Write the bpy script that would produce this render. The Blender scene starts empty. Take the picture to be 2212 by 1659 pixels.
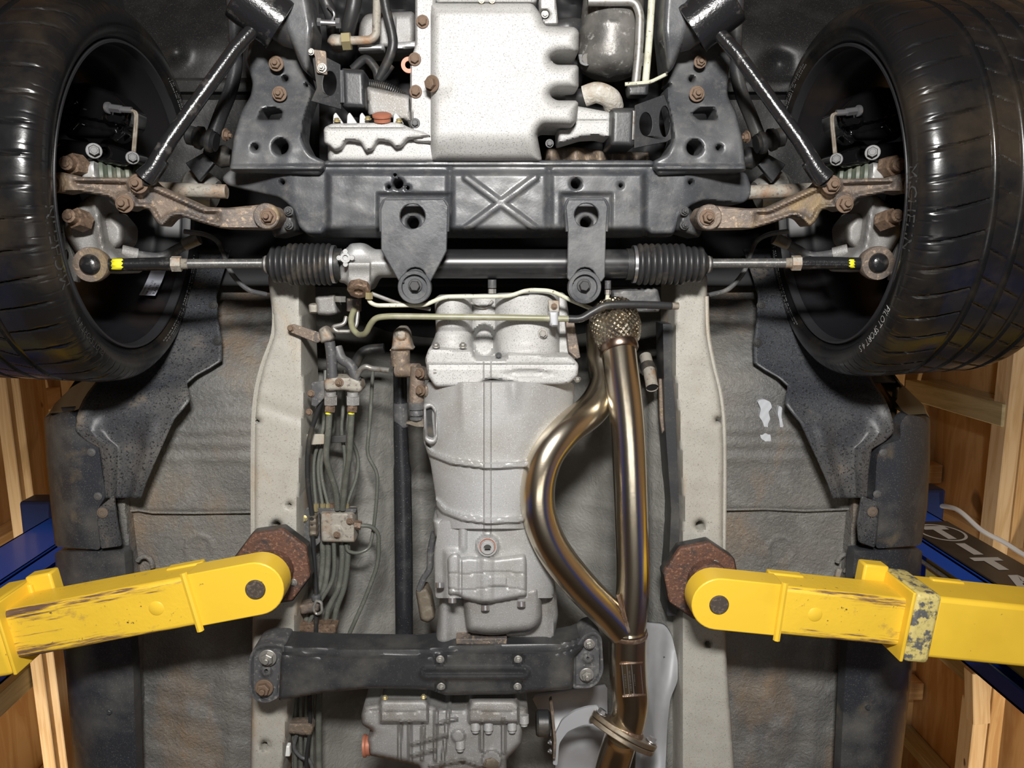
import bpy, math, random
import numpy as np
from mathutils import Vector, Matrix
from mathutils.geometry import tessellate_polygon
random.seed(7); np.random.seed(7)
sc = bpy.context.scene
COL = sc.collection
# ---------------------------------------------------------------- camera
ZC = 0.50                      # height of the phone above the workshop floor
F = 1680.0; CX = 1106.0; CY = 829.5
def _n(v):
    v = np.array(v, float); return v/np.linalg.norm(v)
AZ = _n([(1055-CX)/F, (560-CY)/F, 1.0])
AY = np.array([(1151-CX)/F, (11350-CY)/F, 1.0]); AY = _n(AY-AY.dot(AZ)*AZ)
AX = np.cross(AY, AZ)
MW = np.stack([AX, AY, AZ])    # world axes in camera axes; +X image right, +Y towards the car's tail, +Z up
cam = bpy.data.cameras.new('camera'); cam.sensor_width = 36; cam.lens = 36*F/2212; cam.clip_start = .02
camo = bpy.data.objects.new('camera', cam); COL.objects.link(camo)
m = Matrix.Identity(4)
for i in range(3):
    m[i][0] = MW[i, 0]; m[i][1] = -MW[i, 1]; m[i][2] = -MW[i, 2]
m[2][3] = ZC
camo.matrix_world = m
sc.camera = camo
# ---------------------------------------------------------------- light
w = bpy.data.worlds.new('world'); sc.world = w; w.use_nodes = True
w.node_tree.nodes['Background'].inputs[0].default_value = (.9, .8, .65, 1)
w.node_tree.nodes['Background'].inputs[1].default_value = .05
def area(name, loc, tgt, sx, sy, power, col):
    l = bpy.data.lights.new(name, 'AREA'); l.shape = 'RECTANGLE'; l.size = sx; l.size_y = sy
    l.energy = power; l.color = col
    o = bpy.data.objects.new(name, l); COL.objects.link(o); o.location = loc
    d = Vector(tgt)-Vector(loc); o.rotation_euler = d.to_track_quat('-Z', 'Y').to_euler()
    return o
# LED work lamp standing on the floor in front of the photographer, warm lamps further off
area('work_lamp', (0.0, -.62, .20), (0, .45, 2), .30, .13, 54, (1, .98, .95))
area('tube_lamp', (.34, .70, .22), (.30, .70, 2), .06, 1.0, 2.4, (1, .97, .92))
def spot(name, loc, tgt, power, ang, col):
    l = bpy.data.lights.new(name, 'SPOT'); l.energy = power; l.color = col; l.spot_size = math.radians(ang); l.spot_blend = .8; l.shadow_soft_size = .12
    o = bpy.data.objects.new(name, l); COL.objects.link(o); o.location = loc
    d = Vector(tgt)-Vector(loc); o.rotation_euler = d.to_track_quat('-Z', 'Y').to_euler(); return o
spot('wall_lamp', (-1.72, 2.45, 1.9), (-1.9, 1.5, 3.7), 135, 70, (1, .84, .62))
spot('wall_lamp', (1.72, 2.45, 1.9), (1.95, 1.4, 3.7), 90, 70, (1, .84, .62))
sc.view_settings.view_transform = 'Standard'; sc.view_settings.look = 'None'
sc.view_settings.exposure = 0.0; sc.view_settings.gamma = 1.0
sc.view_settings.use_curve_mapping = False
# ---------------------------------------------------------------- helpers
def PA(px, py, h):
    px = np.asarray(px, float); py = np.asarray(py, float); h = np.asarray(h, float)
    c = np.stack([(px-CX)/F, (py-CY)/F, np.ones_like(px)], -1) @ MW.T
    c = c*(h/c[..., 2])[..., None]
    c[..., 2] += ZC
    return c
def P(px, py, h): return Vector(PA(px, py, h))
def PP(pts, s=1):
    r = [P(*p) for p in pts]
    if s < 0: r = [Vector((-v.x+.005, v.y+MY(p[1]), v.z)) for v, p in zip(r, pts)]
    return r
def MY(py): return .003+.016*np.clip((np.asarray(py, float)-600)/300, 0, 1)
def R(dpx, h): return dpx*.5*h/F
def thing(name, label, cat, loc=(0, 0, 0), group=None):
    o = bpy.data.objects.new(name, None); COL.objects.link(o); o.location = loc
    o.empty_display_size = .05
    o['label'] = label; o['category'] = cat
    if group: o['group'] = group
    return o
def tag(o, label, cat, group=None):
    o['label'] = label; o['category'] = cat
    if group: o['group'] = group
    return o
WM = {}
def adopt(o, parent):
    if parent is not None:
        o.parent = parent
        mw = Matrix.Identity(4); p = parent; chain = []
        while p is not None: chain.append(p); p = p.parent
        for q in reversed(chain): mw = mw @ (q.matrix_parent_inverse @ q.matrix_basis)
        o.matrix_parent_inverse = mw.inverted()
    return o
def link(name, me, mat, parent=None, label=None, bevel=0, angle=35, seg=2, smooth=True):
    if mat is not None and len(me.materials) == 0: me.materials.append(mat)
    if smooth:
        me.polygons.foreach_set('use_smooth', [True]*len(me.polygons))
        me.set_sharp_from_angle(angle=math.radians(angle))
    o = bpy.data.objects.new(name, me); COL.objects.link(o)
    adopt(o, parent)
    if label: o['label'] = label
    if bevel:
        b = o.modifiers.new('bevel', 'BEVEL'); b.width = bevel; b.segments = seg; b.limit_method = 'ANGLE'; b.angle_limit = math.radians(40)
    return o
class MB:
    def __init__(s): s.v = []; s.f = []
    def add(s, v, f):
        n = len(s.v); s.v += [tuple(p) for p in v]; s.f += [tuple(i+n for i in q) for q in f]; return s
    def box(s, c, size, rot=None):
        c = Vector(c); hx, hy, hz = size[0]/2, size[1]/2, size[2]/2
        vs = [Vector((x, y, z)) for x in (-hx, hx) for y in (-hy, hy) for z in (-hz, hz)]
        if rot is not None: vs = [rot @ v for v in vs]
        return s.add([v+c for v in vs], [(0, 1, 3, 2), (4, 6, 7, 5), (0, 4, 5, 1), (2, 3, 7, 6), (0, 2, 6, 4), (1, 5, 7, 3)])
    def loft(s, rings, cap=True, closed=True):
        n = len(rings[0]); v = [p for r in rings for p in r]; f = []
        for i in range(len(rings)-1):
            for j in range(n if closed else n-1):
                a = i*n+j; b = i*n+(j+1) % n
                f.append((a, b, b+n, a+n))
        if cap: f.append(tuple(range(n))[::-1]); f.append(tuple(range((len(rings)-1)*n, len(rings)*n)))
        return s.add(v, f)
    def tube(s, path, r, n=14, cap=True, ell=None):
        path = [Vector(p) for p in path]; k = len(path)
        rr = [float(q) for q in r] if isinstance(r, (list, tuple)) else [float(r)]*k
        t = [(path[min(i+1, k-1)]-path[max(i-1, 0)]).normalized() for i in range(k)]
        u = t[0].orthogonal().normalized()
        if ell: u = Vector(ell[0]); u = (u-u.dot(t[0])*t[0]).normalized()
        rings = []
        for i in range(k):
            u = (u-u.dot(t[i])*t[i]).normalized(); w_ = t[i].cross(u)
            e = ell[1] if ell else 1
            rings.append([path[i]+rr[i]*(math.cos(a)*u+e*math.sin(a)*w_) for a in [2*math.pi*j/n for j in range(n)]])
        return s.loft(rings, cap)
    def lathe(s, o, d, prof, n=32, cap=True):
        o = Vector(o); d = Vector(d).normalized(); u = d.orthogonal().normalized(); w_ = d.cross(u)
        rings = [[o+d*t+r*(math.cos(a)*u+math.sin(a)*w_) for a in [2*math.pi*j/n for j in range(n)]] for t, r in prof]
        return s.loft(rings, cap)
    def mesh(s, name):
        me = bpy.data.meshes.new(name); me.from_pydata(s.v, [], s.f); me.validate(); me.update(); return me
    def build(s, name, mat, parent=None, label=None, **k): return link(name, s.mesh(name), mat, parent, label, **k)
def bend(pts, r, n=6):
    """round the corners of a 3D polyline"""
    pts = [Vector(p) for p in pts]; out = [pts[0]]
    for i in range(1, len(pts)-1):
        a, b, c = pts[i-1], pts[i], pts[i+1]
        l = min(r, .48*(a-b).length, .48*(c-b).length)
        p = b+(a-b).normalized()*l; q = b+(c-b).normalized()*l
        for k in range(n+1):
            t = k/n; out.append((1-t)**2*p+2*t*(1-t)*b+t*t*q)
    out.append(pts[-1]); return out
def smooth_path(pts, n=6):
    """Catmull-Rom through the points"""
    pts = [Vector(p) for p in pts]; e = [2*pts[0]-pts[1]]+pts+[2*pts[-1]-pts[-2]]; out = []
    for i in range(1, len(e)-2):
        p0, p1, p2, p3 = e[i-1:i+3]
        for k in range(n):
            t = k/n; out.append(.5*((2*p1)+(p2-p0)*t+(2*p0-5*p1+4*p2-p3)*t*t+(3*p1-p0-3*p2+p3)*t**3))
    out.append(pts[-1]); return out
def fil2(pts, r, n=5):
    if r <= 0: return [tuple(p) for p in pts]
    k = len(pts); out = []
    for i in range(k):
        a = np.array(pts[i-1], float); b = np.array(pts[i], float); c = np.array(pts[(i+1) % k], float)
        la, lc = np.linalg.norm(a-b), np.linalg.norm(c-b)
        if la < 1e-6 or lc < 1e-6: continue
        l = min(r, .45*la, .45*lc); p = b+(a-b)/la*l; q = b+(c-b)/lc*l
        for j in range(n+1):
            t = j/n; out.append(tuple((1-t)**2*p+2*t*(1-t)*b+t*t*q))
    return out
def plate(name, pts, h, th, mat, parent, holes=(), fil=0, bevel=.0015, s=1, label=None, flat=False, **k):
    """flat part seen from below: outline in image pixels laid on the height h, thickness th upwards"""
    pts = fil2(pts, fil); rings = [list(pts)]
    for c in holes:
        rx = c[2]; ry = c[3] if len(c) > 3 else rx
        rings.append([(c[0]+rx*math.cos(2*math.pi*j/24), c[1]+ry*math.sin(2*math.pi*j/24)) for j in range(24)])
    tri = tessellate_polygon([[Vector((p[0], p[1], 0)) for p in r] for r in rings])
    fl = [p for r in rings for p in r]; n = len(fl)
    hh = [h(*p) if callable(h) else h for p in fl]
    v = [P(p[0], p[1], q) for p, q in zip(fl, hh)]
    v += [Vector((p.x, p.y, p.z+th)) for p in v]
    if s < 0: v = [Vector((-p.x+.005, p.y+float(MY(q[1])), p.z)) for p, q in zip(v, fl+fl)]
    f = [t for t in tri]+[tuple(i+n for i in t[::-1]) for t in tri]
    o = 0
    for r in rings:
        m_ = len(r)
        for j in range(m_): a = o+j; b = o+(j+1) % m_; f.append((a, b, b+n, a+n))
        o += m_
    me = bpy.data.meshes.new(name); me.from_pydata(v, [], f); me.validate(); me.update()
    import bmesh
    bm = bmesh.new(); bm.from_mesh(me); bmesh.ops.recalc_face_normals(bm, faces=bm.faces)
    bmesh.ops.dissolve_limit(bm, angle_limit=.01, verts=bm.verts, edges=bm.edges, delimit={'NORMAL'}) if not holes and not callable(h) else None
    bm.to_mesh(me); bm.free()
    return link(name, me, mat, parent, label, bevel=bevel, **k)
def sdf(poly, px, py):
    """distance to the outline, positive inside"""
    d2 = np.full(px.shape, 1e18); ins = np.zeros(px.shape, bool); k = len(poly)
    for i in range(k):
        ax, ay = poly[i]; bx, by = poly[(i+1) % k]
        ex, ey = bx-ax, by-ay; L = ex*ex+ey*ey
        if L < 1e-9: continue
        t = np.clip(((px-ax)*ex+(py-ay)*ey)/L, 0, 1)
        d2 = np.minimum(d2, (px-ax-t*ex)**2+(py-ay-t*ey)**2)
        if ay != by:
            c = ((ay > py) != (by > py)) & (px < ex*(py-ay)/ey+ax); ins ^= c
    d = np.sqrt(d2); return np.where(ins, d, -d)
def seg(px, py, a, b):
    ex, ey = b[0]-a[0], b[1]-a[1]
    t = np.clip(((px-a[0])*ex+(py-a[1])*ey)/(ex*ex+ey*ey), 0, 1)
    return np.hypot(px-a[0]-t*ex, py-a[1]-t*ey)
def pl(px, py, pts):
    d = seg(px, py, pts[0], pts[1])
    for a, b in zip(pts[1:], pts[2:]): d = np.minimum(d, seg(px, py, a, b))
    return d
def ss(x, a, b):
    t = np.clip((x-a)/(b-a), 0, 1); return t*t*(3-2*t)
def rnd(d, r, dep):
    """rounded edge: 0 inside, +dep at the outline"""
    t = 1-np.clip(d/r, 0, 1); return dep*(1-np.sqrt(np.clip(1-t*t, 0, 1)))
def rib(d, w_, soft=3.0): return 1-ss(d, w_, w_+soft)
def relief(name, poly, hf, mat, parent, cell=5, holes=(), skirt=.03, fil=0, s=1, label=None, angle=50, solid=0):
    """cast or pressed part seen from below: height field over an outline, with side walls going up"""
    poly = fil2(poly, fil)
    xs = [p[0] for p in poly]; ys = [p[1] for p in poly]
    gx = np.arange(min(xs)-cell, max(xs)+1.5*cell, cell); gy = np.arange(min(ys)-cell, max(ys)+1.5*cell, cell)
    px, py = np.meshgrid(gx, gy)
    def D(a, b):
        d = sdf(poly, a, b)
        for c in holes:
            if len(c) > 2 and not isinstance(c[0], tuple):
                rx = c[2]; ry = c[3] if len(c) > 3 else rx
                d = np.minimum(d, (np.hypot((a-c[0])/rx, (b-c[1])/ry)-1)*min(rx, ry))
            else: d = np.minimum(d, -sdf(list(c), a, b))
        return d
    d = D(px, py)
    for it in range(2):
        e = .5
        g1 = (D(px+e, py)-D(px-e, py))/(2*e); g2 = (D(px, py+e)-D(px, py-e))/(2*e)
        gg = np.maximum(g1*g1+g2*g2, .3)
        if it == 0:
            near = np.abs(d) < .12*cell; A_ = np.abs(d)
            for sl1, sl2 in (((slice(None), slice(None, -1)), (slice(None), slice(1, None))), ((slice(None, -1), slice(None)), (slice(1, None), slice(None)))):
                x_ = (d[sl1]*d[sl2]) < 0; f_ = A_[sl1] <= A_[sl2]
                near[sl1] |= x_ & f_; near[sl2] |= x_ & ~f_
        px = np.where(near, px-g1*d/gg, px); py = np.where(near, py-g2*d/gg, py)
        d2 = D(px, py); d = np.where(near, np.where(np.abs(d2) < .3*cell, 0, d2), d)
    ok = d >= 0
    h = hf(px, py, np.maximum(d, 0))
    v = PA(px, py, h+0*px)
    if s < 0: v[..., 0] = -v[..., 0]+.005; v[..., 1] += MY(py)
    ny, nx = px.shape
    idx = -np.ones((ny, nx), int); f = []
    for j in range(ny-1):
        for i in range(nx-1):
            q = [(j, i), (j, i+1), (j+1, i+1), (j+1, i)]
            k = [c for c in q if ok[c]]
            if len(k) >= 3: f.append(k)
    verts = []; faces = []
    for q in f:
        r = []
        for c in q:
            if idx[c] < 0: idx[c] = len(verts); verts.append(tuple(v[c]))
            r.append(int(idx[c]))
        faces.append(tuple(r) if s > 0 else tuple(r[::-1]))
    if skirt:
        cnt = {}
        for q in faces:
            for a, b in zip(q, q[1:]+q[:1]):
                if (b, a) in cnt: cnt.pop((b, a))
                else: cnt[(a, b)] = 1
        up = {}
        for a, b in list(cnt):
            for c in (a, b):
                if c not in up: up[c] = len(verts); x, y, z = verts[c]; verts.append((x, y, z+skirt))
            faces.append((b, a, up[a], up[b]))
    me = bpy.data.meshes.new(name); me.from_pydata(verts, [], faces); me.validate(); me.update()
    o = link(name, me, mat, parent, label, angle=angle)
    if solid:
        q = o.modifiers.new('thickness', 'SOLIDIFY'); q.thickness = solid; q.offset = -1
    return o
# ---------------------------------------------------------------- materials
def M(name, base, rough=.5, metal=0.0, layers=(), bump=(), coat=0.0, rv=None, rand=0, spec=.5, emit=None):
    mt = bpy.data.materials.new(name); mt.use_nodes = True
    nt = mt.node_tree; N = nt.nodes; Lk = nt.links; b = N['Principled BSDF']
    tc = N.new('ShaderNodeTexCoord'); src = tc.outputs['Object']
    if rand:
        oi = N.new('ShaderNodeObjectInfo'); vm = N.new('ShaderNodeVectorMath'); vm.operation = 'MULTIPLY_ADD'
        cmb = N.new('ShaderNodeCombineXYZ')
        for i in range(3): Lk.new(oi.outputs['Random'], cmb.inputs[i])
        Lk.new(cmb.outputs[0], vm.inputs[0]); vm.inputs[1].default_value = (rand, rand*1.7, rand*.6); Lk.new(src, vm.inputs[2]); src = vm.outputs[0]
    def noise(scale, st=(1, 1, 1), detail=4, dist=0):
        mp = N.new('ShaderNodeMapping'); mp.inputs['Scale'].default_value = st; Lk.new(src, mp.inputs[0])
        n_ = N.new('ShaderNodeTexNoise'); n_.inputs['Scale'].default_value = scale; n_.inputs['Detail'].default_value = detail
        n_.inputs['Distortion'].default_value = dist; n_.inputs['Roughness'].default_value = .6
        Lk.new(mp.outputs[0], n_.inputs['Vector']); return n_.outputs['Fac']
    cur = None
    for L in layers:
        scale, lo, hi, colr = L[:4]; st = L[4] if len(L) > 4 else (1, 1, 1); det = L[5] if len(L) > 5 else 4; mx = L[6] if len(L) > 6 else 1
        mr = N.new('ShaderNodeMapRange'); mr.inputs[1].default_value = lo; mr.inputs[2].default_value = hi; mr.inputs[4].default_value = mx
        Lk.new(noise(scale, st, det, L[7] if len(L) > 7 else 0), mr.inputs[0])
        mx_ = N.new('ShaderNodeMix'); mx_.data_type = 'RGBA'
        Lk.new(mr.outputs[0], mx_.inputs[0])
        if cur is None: mx_.inputs[6].default_value = (*base, 1)
        else: Lk.new(cur, mx_.inputs[6])
        mx_.inputs[7].default_value = (*colr, 1); cur = mx_.outputs[2]
    if cur is None: b.inputs['Base Color'].default_value = (*base, 1)
    else: Lk.new(cur, b.inputs['Base Color'])
    b.inputs['Roughness'].default_value = rough; b.inputs['Metallic'].default_value = metal
    b.inputs['Coat Weight'].default_value = coat; b.inputs['Specular IOR Level'].default_value = spec
    if coat: b.inputs['Coat Roughness'].default_value = .08
    if rv:
        mr = N.new('ShaderNodeMapRange'); mr.inputs[1].default_value = .35; mr.inputs[2].default_value = .65
        mr.inputs[3].default_value = rv[1]; mr.inputs[4].default_value = rv[2]
        Lk.new(noise(rv[0]), mr.inputs[0]); Lk.new(mr.outputs[0], b.inputs['Roughness'])
    prev = None
    for B in bump:
        bn = N.new('ShaderNodeBump'); bn.inputs['Strength'].default_value = B[1]; bn.inputs['Distance'].default_value = B[2]
        Lk.new(noise(B[0], B[3] if len(B) > 3 else (1, 1, 1), B[4] if len(B) > 4 else 3, B[5] if len(B) > 5 else 0), bn.inputs['Height'])
        if prev: Lk.new(prev, bn.inputs['Normal'])
        prev = bn.outputs[0]
    if prev: Lk.new(prev, b.inputs['Normal'])
    return mt
G = lambda v: (v, v, v)
MPAN = M('cast_aluminium_pale', (.47, .465, .455), .55, .0, [(14, .45, .7, (.40, .395, .38)), (520, .56, .66, (.17, .165, .16), (1, 1, 1), 2, .8)], [(600, .15, .001)])
MALU = M('cast_aluminium', (.40, .40, .40), .48, .25, [(9, .45, .7, (.33, .32, .30)), (700, .60, .70, (.66, .66, .65), (1, 1, 1), 2), (520, .62, .7, (.16, .15, .14), (1, 1, 1), 2, .6)], [(500, .25, .001)])
MROD = M('dirty_rod', (.085, .083, .08), .38, .2, [(60, .5, .7, (.16, .15, .135)), (400, .6, .7, (.36, .35, .33), (1, 1, 1), 2, .6)])
MALU2 = M('cast_aluminium_dusty', (.29, .285, .28), .55, .2, [(12, .42, .68, (.20, .185, .165)), (600, .6, .7, (.52, .52, .51), (1, 1, 1), 2)], [(350, .35, .0012)])
MBLK = M('black_paint', (.055, .058, .064), .34, 0, [(7, .45, .75, (.15, .15, .15)), (45, .52, .80, (.19, .18, .165), (1, 1, 1), 9, .6), (700, .62, .7, (.28, .27, .25), (1, 1, 1), 2, .35)], [(120, .12, .002)], rv=(20, .24, .5))
MBLK2 = M('black_paint_dull', (.03, .031, .034), .42, 0, [(10, .5, .8, (.10, .095, .085)), (420, .60, .72, (.17, .16, .145), (1, 1, 1), 5, .5)], [(160, .15, .002)])
MGLOSS = M('black_gloss', (.014, .014, .015), .22, 0, [(40, .58, .75, (.09, .085, .08))], [(220, .35, .0015)], spec=.7)
MCAL = M('black_lacquer', (.004, .004, .0045), .07, 0, spec=.5)
MBOLTD = M('dark_bolt', (.035, .035, .036), .42, 0, [(200, .5, .7, (.08, .08, .075))])
MTYRE = M('tyre_rubber', (.008, .008, .0085), .28, 0, [(6, .52, .74, (.040, .030, .020), (1, 1, 1), 7, .85)], [(90, .08, .002)], rv=(9, .17, .36))
MTXT = M('moulded_lettering', (.30, .30, .30), .3)
MTXT2 = M('moulded_lettering_dark', (.05, .05, .05), .3)
MRIM = M('black_rim', (.010, .010, .012), .38, 0, [(8, .55, .8, (.03, .02, .015))])
MRIMLIP = M('rim_lip', (.025, .025, .028), .42, 0)
MRUST = M('rusty_steel', (.19, .147, .115), .6, .2, [(22, .45, .65, (.09, .08, .075), (1, 1, 1), 6), (140, .55, .68, (.36, .27, .19), (1, 1, 1), 4), (16, .55, .75, (.28, .20, .10))], [(260, .5, .002)])
MRUSTB = M('rusty_bolt', (.18, .12, .082), .55, .3, [(90, .5, .65, (.30, .21, .145)), (200, .5, .7, (.075, .055, .042))], [(400, .4, .001)])
MRUSTP = M('rust_plate', (.13, .062, .040), .7, .1, [(40, .5, .68, (.055, .042, .04), (1, 1, 1), 6), (190, .55, .66, (.33, .17, .10), (1, 1, 1), 3, .7)], [(170, .6, .003)])
MSTEEL = M('zinc_steel', (.62, .62, .64), .28, .9)
MSTEELD = M('dull_steel', (.34, .33, .31), .45, .6, [(120, .5, .7, (.2, .17, .13))])
MBRASS = M('yellow_zinc', (.55, .47, .26), .38, .7)
MORANGE = M('copper_washer', (.40, .15, .09), .5, .2)
MYEL = M('yellow_lift_paint', (.88, .575, .045), .36, 0, [(5, .5, .8, (.74, .47, .03)), (60, .70, .76, (.12, .07, .04), (1, 1, 1), 5)], [(60, .12, .002)])
MYELW = M('yellow_paint_scuffed', (.88, .575, .045), .42, 0, [(5, .5, .8, (.76, .50, .04)), (90, .67, .73, (.12, .07, .04), (1, 1, 1), 4), (30, .62, .70, (.50, .32, .07), (1, 1, 1), 7, .7)], [(90, .25, .002)])
def worn(mt):
    N = mt.node_tree.nodes; Lk = mt.node_tree.links; b = N['Principled BSDF']; base = b.inputs['Base Color'].links[0].from_socket
    tc = N.new('ShaderNodeTexCoord'); sp = N.new('ShaderNodeSeparateXYZ'); Lk.new(tc.outputs['Object'], sp.inputs[0])
    ab = N.new('ShaderNodeMath'); ab.operation = 'ABSOLUTE'; Lk.new(sp.outputs[1], ab.inputs[0])
    mr = N.new('ShaderNodeMapRange'); mr.inputs[1].default_value = .016; mr.inputs[2].default_value = .036; mr.inputs[3].default_value = -.05; mr.inputs[4].default_value = .16; Lk.new(ab.outputs[0], mr.inputs[0])
    mx = N.new('ShaderNodeMapRange'); mx.inputs[1].default_value = -.17; mx.inputs[2].default_value = .10; mx.inputs[3].default_value = -.14; mx.inputs[4].default_value = .05; Lk.new(sp.outputs[0], mx.inputs[0])
    mp = N.new('ShaderNodeMapping'); mp.inputs['Scale'].default_value = (12, 150, 150); Lk.new(tc.outputs['Object'], mp.inputs[0])
    nz_ = N.new('ShaderNodeTexNoise'); nz_.inputs['Scale'].default_value = 1; nz_.inputs['Detail'].default_value = 7; nz_.inputs['Roughness'].default_value = .65; Lk.new(mp.outputs[0], nz_.inputs['Vector'])
    a1 = N.new('ShaderNodeMath'); a1.operation = 'ADD'; Lk.new(nz_.outputs['Fac'], a1.inputs[0]); Lk.new(mr.outputs[0], a1.inputs[1])
    a2 = N.new('ShaderNodeMath'); a2.operation = 'ADD'; Lk.new(a1.outputs[0], a2.inputs[0]); Lk.new(mx.outputs[0], a2.inputs[1])
    zr = N.new('ShaderNodeMapRange'); zr.inputs[1].default_value = -.037; zr.inputs[2].default_value = -.028; zr.inputs[3].default_value = 0; zr.inputs[4].default_value = -.3; Lk.new(sp.outputs[2], zr.inputs[0])
    a3 = N.new('ShaderNodeMath'); a3.operation = 'ADD'; Lk.new(a2.outputs[0], a3.inputs[0]); Lk.new(zr.outputs[0], a3.inputs[1]); a2 = a3
    cur = base
    for lo, hi, c in ((.55, .66, (.42, .25, .06, 1)), (.62, .70, (.14, .085, .06, 1))):
        q = N.new('ShaderNodeMapRange'); q.inputs[1].default_value = lo; q.inputs[2].default_value = hi; Lk.new(a2.outputs[0], q.inputs[0])
        m_ = N.new('ShaderNodeMix'); m_.data_type = 'RGBA'; Lk.new(q.outputs[0], m_.inputs[0]); Lk.new(cur, m_.inputs[6]); m_.inputs[7].default_value = c; cur = m_.outputs[2]
    Lk.new(cur, b.inputs['Base Color'])
worn(MYELW)
MYELG = M('yellow_paint_chipped', (.66, .55, .20), .45, 0, [(40, .5, .56, (.12, .12, .12), (1, 1, 1), 6), (120, .55, .65, (.4, .34, .12))], [(140, .4, .002)])
MYELP = M('yellow_paint_pale', (.62, .53, .16), .4)
MBLUE = M('blue_lift_paint', (.02, .12, .70), .25, 0, [(4, .5, .8, (.025, .14, .75))], coat=.3)
MBLUED = M('blue_paint_dark', (.012, .03, .13), .4)
MSIGN = M('dark_sign', (.045, .038, .034), .28, 0, [(12, .5, .8, (.08, .07, .06))])
MSIGNW = M('sign_lettering', (.62, .60, .56), .45)
MUSEAL = M('underseal', (.185, .176, .158), .6, 0, [(4, .42, .62, (.105, .104, .102)), (5, .53, .69, (.29, .185, .095), (1, .5, 1), 8, .7), (16, .52, .74, (.31, .305, .285), (1, 1, 1), 9, .6), (300, .56, .68, (.085, .08, .075), (1, 1, 1), 4, .6), (700, .64, .70, (.55, .54, .51), (1, 1, 1), 2, .6)], [(110, .45, .007, (1, 1, 1), 2, .6), (420, .3, .002)])
MRAIL = M('rail_paint', (.42, .405, .36), .5, 0, [(5, .5, .72, (.33, .315, .28)), (9, .6, .76, (.42, .26, .11), (1, .5, 1), 5, .7), (40, .55, .75, (.36, .33, .28), (1, 1, 1), 6, .6), (380, .60, .67, (.15, .13, .11), (1, 1, 1), 4, .75), (900, .54, .66, (.21, .19, .16), (1, 1, 1), 2, .6), (6, .57, .70, (.38, .235, .11), (1.6, .5, 1), 8, .7)], [(60, .15, .004)])
MTUN = M('tunnel_underseal', (.255, .25, .23), .6, 0, [(5, .42, .66, (.14, .137, .125)), (40, .50, .75, (.33, .32, .30), (1, 1, 1), 8, .6)], [(70, .4, .005, (1, 1, 1), 2, 1.5), (260, .3, .002)])
MDARKB = M('dark_body_panel', (.011, .011, .0115), .5, 0, [(8, .5, .75, (.034, .032, .030)), (600, .62, .7, (.2, .2, .19), (1, 1, 1), 2, .4)], [(100, .15, .003)])
MVOID = M('deep_shade_black', (.012, .012, .013), .7)  # near black that puts deep shade into the colour
MLINER = M('liner_plastic', (.040, .043, .050), .46, 0, [(6, .48, .76, (.14, .134, .125), (1, 1, 1), 7), (270, .555, .61, (.014, .014, .016), (1, 1, 1), 4), (12, .62, .78, (.28, .21, .13), (1, 1, 1), 4, .7), (700, .64, .70, (.4, .4, .38), (1, 1, 1), 2, .5)], [(60, .12, .004)])
MSKIRT = M('sill_plastic', (.030, .033, .040), .36, 0, [(7, .48, .74, (.115, .112, .105), (1, 1, 1), 7), (480, .58, .68, (.20, .20, .19), (1, 1, 1), 3, .5), (9, .60, .76, (.20, .155, .095), (1, 1, 1), 8, .7)], [(120, .06, .002)])
MBODYC = M('car_paint', (.05, .042, .025), .14, .2, coat=.8)
MSS = M('stainless_pipe', (.72, .65, .53), .24, 1.0, [(5, .5, .75, (.66, .55, .39)), (60, .55, .8, (.70, .64, .54), (1, .15, 1), 3, .6)], [(260, .05, .001, (.15, 3, .15))])
MSSB = M('braided_steel', (.50, .45, .36), .33, 1.0, [(90, .5, .7, (.30, .25, .18))])
MWELD = M('weld_bead', (.26, .17, .12), .4, .8, [(60, .5, .7, (.5, .42, .34))], [(260, .6, .002)])
MSHAFT = M('shaft_paint', (.018, .019, .022), .33, 0, [(14, .55, .8, (.06, .06, .06)), (620, .68, .72, (.3, .3, .28), (1, 1, 1), 2)])
MLINE = M('coated_line', (.10, .105, .09), .34, 0, [(30, .5, .7, (.155, .155, .135)), (500, .6, .7, (.3, .29, .25), (1, 1, 1), 2, .5)], spec=.6)
MPALE = M('pale_pipe', (.60, .60, .47), .35, 0, [(40, .5, .72, (.38, .36, .27)), (240, .66, .7, (.12, .1, .08), (1, 1, 1), 2)])
MOLIVE = M('olive_pipe', (.23, .225, .14), .36, 0, [(30, .5, .7, (.32, .31, .22))])
MHOSE = M('rubber_hose', (.075, .075, .078), .5, 0, [(30, .5, .72, (.17, .165, .155)), (160, .6, .7, (.25, .24, .22), (1, 1, 1), 2, .5)], [(140, .25, .002)])
MRUB = M('black_rubber', (.025, .025, .026), .42, 0, [(20, .52, .75, (.10, .085, .065))], [(120, .15, .002)])
MWRAP = M('heat_wrap', (.46, .43, .38), .8, 0, [(25, .5, .7, (.30, .23, .15)), (120, .55, .7, (.58, .57, .54))], [(150, .6, .004)])
MBRK = M('dirty_bracket', (.33, .305, .26), .6, .1, [(28, .5, .68, (.30, .18, .10), (1, 1, 1), 5), (150, .55, .68, (.16, .14, .12))], [(180, .4, .002)])
MSHIELD = M('heat_shield', (.50, .51, .53), .42, .35, [(7, .5, .75, (.38, .38, .38))], [(14, .35, .02, (1, .4, 1), 2)])
MGREY = M('grey_bracket', (.50, .51, .53), .4, .3)
MGREEN = M('green_boot', (.085, .10, .075), .5, 0, [(40, .5, .7, (.17, .165, .125))])
MWHITE = M('white_plastic', (.75, .75, .73), .45)
MSTICK = M('sticker', (.55, .57, .66), .45)
MINK = M('print_ink', (.03, .03, .05), .5)
MYTAPE = M('yellow_tape', (.85, .78, .03), .55, 0, [(160, .6, .7, (.6, .5, .03))])
MCABLE = M('white_cable', (.80, .76, .70), .3)
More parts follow.
